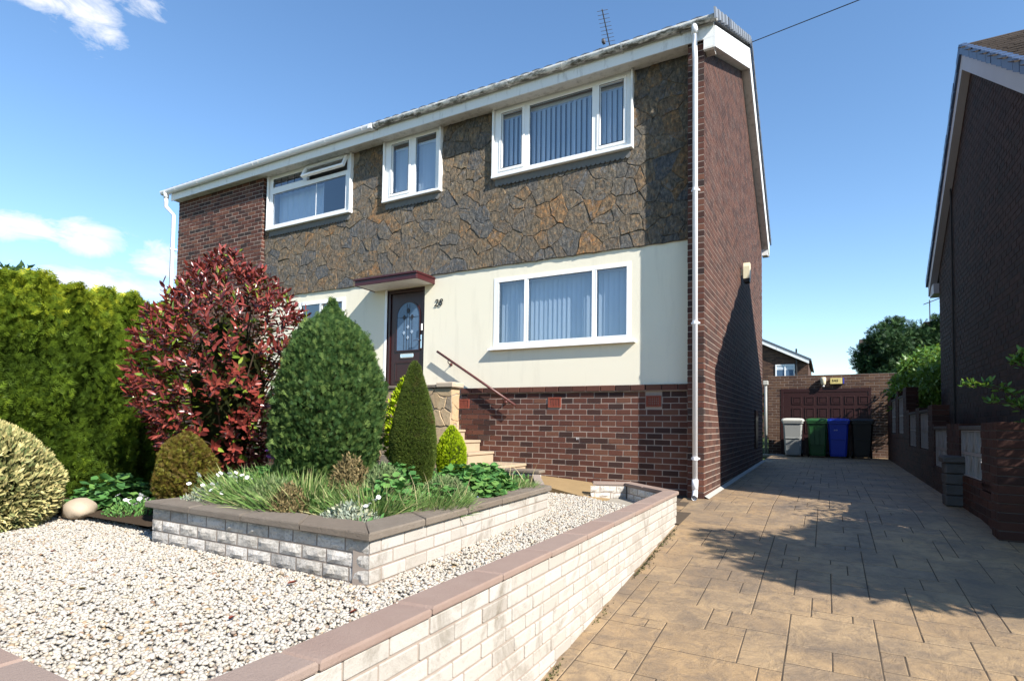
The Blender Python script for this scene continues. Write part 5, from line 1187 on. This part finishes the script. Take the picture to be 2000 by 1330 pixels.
nrf=MB(); nrf.prism([(-.5,nr(-.5)),(3.3,nr(3.3)+.02),(7.1,nr(7.1)),(7.1,nr(7.1)-.07),(3.3,nr(3.3)-.06),(-.5,nr(-.5)-.07)],'x',NX-.12,NX+8.5); nro=nrf.build('roof',M['brown_tile'],nb)
rt_=MB()
for k in range(17):
    ya,yb=3.3-k*.22,3.3-(k+1)*.22-.03; x=NX-.08-(.12 if k%2 else 0)
    while x<NX+6:
        za,zb=nr(ya),nr(yb)+.018; q=U(-.004,.004); rt_.add([(x,ya,za+.008+q),(x+.235,ya,za+.008+q),(x+.235,yb,zb+.02+q),(x,yb,zb+.02+q),(x+.235,yb,zb+q),(x,yb,zb+q),(x+.235,ya,za),(x,ya,za)],[(0,1,2,3),(3,2,4,5),(1,6,4,2),(0,3,5,7)],U(0,1)); x+=.24
rt_.build('roof_tiles',M['brown_tile'],nb,fix=False,kind='stuff')
for sgn,n_ in ((1,16),(-1,16)):
    for k in range(n_):
        y=3.3+sgn*k*.236; y2=y+sgn*.232; za,zb=nr(y),nr(y2); xo=NX-.15+U(-.004,.004)
        MB().add([(xo,y,za+.03),(xo,y2,zb+.05),(xo,y2,zb-.11),(xo,y,za-.13),(xo+.06,y,za+.045),(xo+.06,y2,zb+.06),(xo+.06,y2,zb-.11),(xo+.06,y,za-.13)],[(0,1,2,3),(4,7,6,5),(0,4,5,1),(1,5,6,2),(2,6,7,3),(3,7,4,0)]).build('verge_tile',M['blue_tile'],nro)
for sgn in (1,-1):
    ye=3.3+sgn*3.72; ze=nr(ye)
    MB().prism([(3.3,nr(3.3)-.13),(ye,ze-.13),(ye,ze-.36),(3.3,nr(3.3)-.38)],'x',NX-.115,NX-.095).build('barge_board',M['shaded_board'],nb)
    MB().prism([(3.3,nr(3.3)-.36),(ye,ze-.34),(ye,ze-.36),(3.3,nr(3.3)-.38)],'x',NX-.095,NX).build('verge_soffit',M['shaded_board'],nb)
MB().box(NX-.094,NX+8,6.5,7.0,nr(7.02)-.40,nr(7.02)-.2).build('box_end',M['shaded_board'],nb)
MB().tube([(NX-.02,5.0,6.0-.4),(NX-.02,5.0,1)],.015,6).build('cable',M['black_metal'],nb)
# boundary wall with pierced screen blocks
sw=thing('screen_wall','red brick boundary wall with pierced concrete screen panels stepping up the drive','wall',(0,0,0))
SX=2.93
def screen_panel(y0,y1,z0,z1,nc):
    p=link('screen_panel',None,sw)
    for i in range(nc):
        for j in range(2):
            ya,yb=y0+(y1-y0)*i/nc,y0+(y1-y0)*(i+1)/nc; za,zb=z0+(z1-z0)*j/2,z0+(z1-z0)*(j+1)/2; m_=MB(); t_=.016
            x0,x1=SX-.09,SX-.055
            m_.box(x0,x1,ya+.002,ya+t_,za+.002,zb-.002); m_.box(x0,x1,yb-t_,yb-.002,za+.002,zb-.002); m_.box(x0,x1,ya+t_,yb-t_,za+.002,za+t_); m_.box(x0,x1,ya+t_,yb-t_,zb-t_,zb-.002)
            for sg in (1,-1):
                c=[( (ya+yb)/2+sg*((yb-ya)/2-t_)*math.cos(a*math.pi/2)*.92, za+t_+(zb-za-2*t_)*(a if j==0 else 1-a)) for a in np.linspace(0,1,6)]
                for q0,q1 in zip(c[:-1],c[1:]):
                    dy,dz=q1[0]-q0[0],q1[1]-q0[1]; ln=math.hypot(dy,dz); ny,nz_=-dz/ln*.009,dy/ln*.009
                    m_.prism([(q0[0]-ny,q0[1]-nz_),(q1[0]-ny,q1[1]-nz_),(q1[0]+ny,q1[1]+nz_),(q0[0]+ny,q0[1]+nz_)],'x',x0+.004,x1-.004)
            m_.box(x0+.006,x1-.006,(ya+yb)/2-.008,(ya+yb)/2+.008,za+t_,zb-t_)
            m_.build('screen_block',M['screen'],p)
RBV=[MB().box(-.01,.205,-.1065,.1065,-.03625,.03625,U(0,1),.003).mesh('brick',M['red_brick']) for _ in range(8)]
def brick_run(y0,y1,z0,z1,x=SX-.105):
    MB().box(x+.003,SX+.06,y0+.012,y1-.012,z0-.15,z1-.012).build('wall_core',M['shaded_mortar'],sw)
    for (a,b,za,zb) in courses(y0,y1,z0-.05,z1):
        w=b-a
        if abs(w-.213)<.003: link('brick',random.choice(RBV),sw,(x+.008,(a+b)/2,(za+zb)/2))
        else: MB().box(-.01,.205,-w/2,w/2,-.03625,.03625,U(0,1),.003).build('brick',M['red_brick'],sw,loc=(x+.008,(a+b)/2,(za+zb)/2))
secs=[(-.62,3.1,1.0,[(-.03,1.07),(1.93,2.95)],(.40,.94)),(3.1,6.4,1.30,[(3.55,4.5),(5.0,5.95)],(.62,1.22)),(6.4,10.5,1.78,[(6.95,7.9),(8.5,9.5)],(.85,1.62))]
for (ya,yb,zt,pans,(pz0,pz1)) in secs:
    brick_run(ya,yb,drive_z(max(ya,0))-.05,pz0-.0)
    edges=[ya]+[v for p in pans for v in p]+[yb]
    for k in range(0,len(edges),2): brick_run(edges[k],edges[k+1],pz0+.005,zt)
    for (a,b) in pans:
        screen_panel(a,b,pz0,pz1,3); box(SX-.11,SX+.11,a-.02,b+.02,pz1+.002,pz1+.05,.5,.005).build('coping',M['dark_stone'],sw)
brick_run(-.86,-.62,-.1,1.0,SX-.14)
stp=thing('stone_stump','squat rough stone gatepost standing in the shade by the screen wall','post',(2.78,1.05,.0))
for k in range(4):
    m_=MB().box(-.125,.125,-.125,.125,.02+k*.13,.02+k*.13+.125,U(0,1),.012); m_.v=[(x+U(-.008,.008),y+U(-.008,.008),z) for x,y,z in m_.v]; m_.build('stone_course',M['dark_stone'],stp)
m_=MB().box(-.15,.15,-.15,.15,.54,.62,.5,.015); m_.v=[(x+U(-.01,.01),y+U(-.01,.01),z+U(-.006,.006)) for x,y,z in m_.v]; m_.build('cap_stone',M['dark_stone'],stp)
# ------------------------------------------------------------------ trees and far houses
def tree(name,label,loc,trunk,crown,n,size,tmpl,m,rl=(0,1),up=.2,core=True,clumps=40,cr=.3,spread=.8,group=None,th_=.09,droop=0):
    t=thing(name,label,'tree',loc,group); cx,cy,cz,rx,ry,rz=crown
    tm=MB().tube([(0,0,-.3),(cx*.3,cy*.3,cz*.5),(cx*.8,cy*.8,cz),(cx,cy,cz+rz*.7)],[th_,th_*.75,th_*.45,th_*.1],9)
    C=[]
    for k in range(clumps):
        d=Vector((random.gauss(0,1),random.gauss(0,1),random.gauss(0,1))).normalized()*(random.random()**.4); c=Vector((cx+d.x*rx,cy+d.y*ry,cz+d.z*rz)); C.append((c,cr*U(.6,1.3),d))
        tm.tube([(cx*.5,cy*.5,cz*.7),tuple(c)],[th_*.25,.006],5)
    tm.build('trunk',M['bark'],t,smooth=True)
    ci=rng.integers(0,clumps,n); cc=np.array([tuple(c[0]) for c in C])[ci]; rr=np.array([c[1] for c in C])[ci]; dn=unit(rng.normal(size=(n,3)))
    P=cc+dn*(rr*rng.random(n)**.4)[:,None]*np.array([1,1,.75]); T=unit(dn+np.array([0,0,up])+rng.normal(size=(n,3))*spread+np.array([0,0,-droop]))
    link('crown',scatter_mesh('crown',M[m],tmpl[0],tmpl[1],P,T,unit(rng.normal(size=(n,3))+np.array([0,0,.6])),size*rng.uniform(.6,1.3,n),rng.uniform(rl[0],rl[1],n)),t)
    return t
# the neighbour's front-garden tree whose shade falls across the drive
tree('garden_tree','leafy tree in the neighbouring front garden shading the drive',(6.0,-3.2,-.3),None,(0,0,2.9,1.5,1.2,1.4),52000,.11,LES,'ivy',(0,.8),.1,True,80,.36)
# overhanging shrub at the neighbour's side
oh=thing('overhanging_shrub','leafy shrub arching over the screen wall from the neighbouring garden','shrub',(0,0,0))
brs=[[(1995,800),(1985,775),(1960,762),(1925,752),(1900,755),(1880,752)],[(1998,800),(1985,790),(1960,787),(1930,788)],[(1999,720),(1990,702),(1980,712),(1999,690)],[(2030,830),(1999,830),(1990,850)]]
bmb=MB(); PP=[];TT=[]
for br in brs:
    Yp=.15; q=[pyl(x,y,Yp) for x,y in br]; bmb.tube([tuple(v) for v in q],[.01]*(len(q)-1)+[.003],5)
    for a,b in zip(q[:-1],q[1:]):
        for k in range(26): f_=random.random(); PP.append(tuple(a.lerp(b,f_)+Vector((U(-.03,.03),U(-.05,.05),U(-.02,.05))))); TT.append((U(-1,1),U(-1,1),U(-.1,1)))
bmb.tube([(3.75,-.2,-.1),(3.7,-.1,.8),tuple(pyl(2030,830,.15))],[.03,.02,.01],6)
for k in range(9000):  # leaf body enlarged to shade the end pier of the screen wall
    a=U(0,6.28); q=math.sqrt(random.random()); PP.append((4.0+.62*q*math.cos(a),-.75+1.0*q*math.sin(a),U(.0,1.75)+(.4*random.random()))); TT.append((U(-1,1),U(-1,1),U(-.2,1)))
nP=len(PP); bmb.build('branches',M['bark'],oh,smooth=True); link('leaves',scatter_mesh('leaves',M['ivy'],LEAF_V,LEAF_F,PP,unit(np.array(TT)),unit(rng.normal(size=(nP,3))+np.array([0,0,1])),rng.uniform(.05,.085,nP),rng.uniform(.2,1,nP)),oh)
tree('ivy_bush','sunlit ivy-like bush spilling over the wall beside the garage',(3.62,9.2,.2),None,(-.1,0,1.75,.62,1.75,.85),24000,.11,LES,'ivy',(0,1),-.1,True,150,.26,.8,None,.05,.3)
tree('conifer_tree','dark feathery conifer behind the garage with a drooping top',(3.5,19.5,.2),None,(0,0,3.3,.95,.9,2.1),15000,.22,SPR,'conifer',(0,1),.1,True,70,.42,.5,'conifers behind the garage',.12,.1)
tree('conifer_tree','broader dark conifer next to the drooping one behind the garage',(4.95,19.8,.2),None,(0,0,3.2,1.05,.9,2.2),15000,.22,SPR,'conifer',(0,1),.1,True,70,.42,.5,'conifers behind the garage',.12,.1)
tree('distant_tree','grey-green tree top showing above the conifer hedge',(-25.3,1.2,-.3),None,(0,0,5.0,1.6,1.6,1.75),6000,.3,LES,'conifer',(.2,1),.2,True,40,.5)
red=thing('red_flowering_shrub','small shrub with red flowers glimpsed beside the garage pipe','shrub',(-.52,12.2,.15))
nP=500; link('leaves',scatter_mesh('leaves',M['ivy'],LEAF_V,LEAF_F,np.column_stack([rng.normal(0,.2,nP),rng.normal(0,.2,nP),rng.uniform(.1,1.9,nP)]),unit(rng.normal(size=(nP,3))),unit(rng.normal(size=(nP,3))),rng.uniform(.06,.1,nP),rng.random(nP)),red)
flowers(red,[(U(-.25,.25),U(-.3,.1),U(1.0,1.85)) for _ in range(30)],'petal_red',.12,.1)
# far house beyond the garage
fh=thing('far_house','distant brick house with white eaves seen beyond the garage','house',(0,0,0)); FYH=30
MB().prism([(-9,-.2),(.45,-.2),(.45,4.9),(-3.6,6.95),(-9,4.3)],'y',FYH+.01,FYH+8).build('wall',M['garage_brick'],fh)
fbk=MB()
for rc in courses(-3.2,.45,2.0,6.6,cz=.0845,clip=lambda z:(-3.2,min(.45,.45-(z-4.9)/.506)) if z>4.9 else (-3.2,.45)): brick_block(fbk,(0,FYH),(1,0),(0,-1),rc,.0,-.012)
fbk.build('brickwork',M['garage_brick'],fh,fix=False,kind='stuff')
MB().add([(-3.6,FYH-.3,7.12),(.62,FYH-.3,4.98),(.62,FYH+8.3,4.98),(-3.6,FYH+8.3,7.12),(-3.6,FYH-.3,7.02),(.62,FYH-.3,4.86),(.62,FYH+8.3,4.86),(-3.6,FYH+8.3,7.02)],[(0,1,2,3),(4,7,6,5),(0,4,5,1),(1,5,6,2),(2,6,7,3),(3,7,4,0)]).build('roof',M['slate_tile'],fh)
MB().add([(-3.6,FYH-.28,7.01),(.5,FYH-.28,4.92),(.5,FYH-.28,4.70),(-3.6,FYH-.28,6.79),(-3.6,FYH-.25,7.01),(.5,FYH-.25,4.92),(.5,FYH-.25,4.70),(-3.6,FYH-.25,6.79)],[(0,1,2,3),(4,7,6,5),(0,4,5,1),(1,5,6,2),(2,6,7,3),(3,7,4,0)]).build('barge_board',M['white_board'],fh)
fw_=MB(); rect_frame(fw_,-1.32,-.26,3.6,4.72,FYH-.05,FYH+.05,.07); fw_.box(-.82,-.75,FYH-.05,FYH+.05,3.67,4.65); fwo=fw_.build('window',M['upvc'],fh)
box(-1.25,-.82,FYH-.01,FYH+.0,3.67,4.65).build('pane',M['obscure'],fwo); box(-.75,-.33,FYH-.01,FYH+.0,3.67,4.65).build('pane',M['obscure'],fwo); box(-1.25,-.33,FYH-.02,FYH-.012,4.4,4.65).build('roller_blind',M['blind'],fwo)
MB().tube([(-.17,FYH-.12,2.5),(-.17,FYH-.12,5.62)],.05,8).build('soil_pipe',M['black_metal'],fh)
fh2=thing('far_house','distant house with dark tiled roof half hidden by the conifers','house',(0,0,0))
MB().prism([(28.4,-.2),(36,-.2),(36,4.1),(32.2,5.75),(28.4,4.1)],'x',3.3,12).build('wall',M['garage_brick'],fh2)
MB().add([(3.12,28,3.95),(12,28,3.95),(12,32.2,6.3),(3.12,32.2,6.3),(3.12,28,3.85),(12,28,3.85),(12,32.2,6.2),(3.12,32.2,6.2)],[(0,1,2,3),(4,7,6,5),(0,4,5,1),(1,5,6,2),(2,6,7,3),(3,7,4,0)]).build('roof',M['brown_tile'],fh2)
MB().add([(3.1,28,3.84),(3.1,32.2,6.19),(3.1,32.2,5.95),(3.1,28,3.6),(3.14,28,3.84),(3.14,32.2,6.19),(3.14,32.2,5.95),(3.14,28,3.6)],[(0,1,2,3),(4,7,6,5),(0,4,5,1),(1,5,6,2),(2,6,7,3),(3,7,4,0)]).build('barge_board',M['white_board'],fh2)
MB().box(6.3,6.9,32,32.6,5.6,7.1).build('chimney',M['red_brick'],fh2)
fa2=thing('tv_aerial','small aerial on the chimney of the far house behind the conifers','aerial',(6.62,32.3,7.1)); MB().tube([(0,0,-.3),(0,0,1.3)],.03,6).build('mast',M['aerial'],fa2); MB().tube([(-.3,0,1.05),(.55,-.2,1.35)],.025,6).build('boom',M['aerial'],fa2)
# house and tree across the street (seen only as reflections in the panes)
op=thing('opposite_house','plain house across the street mirrored in the ground-floor window','house',(0,0,0))
MB().prism([(-27,-1),(-20,-1),(-20,2.6),(-23.5,5.2),(-27,2.6)],'x',1.5,14).build('wall',M['garage_brick'],op)
MB().prism([(-19.6,2.5),(-23.5,5.4),(-27.4,2.5),(-27.4,2.35),(-23.5,5.22),(-19.6,2.35)],'x',1.2,14.3).build('roof',M['brown_tile'],op)
tree('street_tree','tree across the street mirrored in the panes',(15.5,-21,-1),None,(0,0,4,1.6,1.6,1.8),3500,.3,LES,'ivy',(0,.7),.1,True,30,.6)

# a few fallen leaves on the pebbles
lm=[]
for k in range(4):
    m_=MB(); m_.add([(x*U(.9,1.2),y,z*3+.02*math.sin(y*5)) for x,y,z in LEAF_V],LEAF_F,U(0,1)); lm.append(m_.mesh('fallen_leaf',M['heath' if k%2 else 'terracotta'],True,False))
for (x,y) in ((110,1075),(385,1110),(250,1000),(205,990),(545,1010),(700,1190),(880,1105),(300,1230),(560,1140),(460,1200),(150,1150)):
    p=pz(x,y,.012); o=link('fallen_leaf',random.choice(lm),None,(p.x,p.y,gr_z(p.x,p.y)+.018),None,'small dry brown leaf lying on the pale pebbles','leaf','fallen leaves on the gravel'); o.rotation_euler=(U(-.3,.3),U(-.3,.3),U(0,6)); o.scale=[U(.035,.06)]*3

# moss and seedling weeds along the foot of the garden wall
nP=1500; yy=rng.uniform(-6.6,-1.35,nP); xx=np.array([wall_x(y) for y in yy])+.0+rng.gamma(1.2,.012,nP); keep=(np.sin(yy*6.1)+np.sin(yy*2.3+1)+rng.normal(size=nP)*.5)>.1; yy,xx=yy[keep],xx[keep]; nP=len(yy)
link('wall_foot_moss',scatter_mesh('wall_foot_moss',M['wall_moss'],TUFT_V,TUFT_F,np.column_stack([xx,yy,.095*yy-.004]),unit(rng.normal(size=(nP,3))*.5+np.array([.3,0,1])),unit(rng.normal(size=(nP,3))),rng.uniform(.008,.032,nP),rng.random(nP)),None,None,'stuff','dark moss and tiny weeds along the foot of the garden wall','moss')
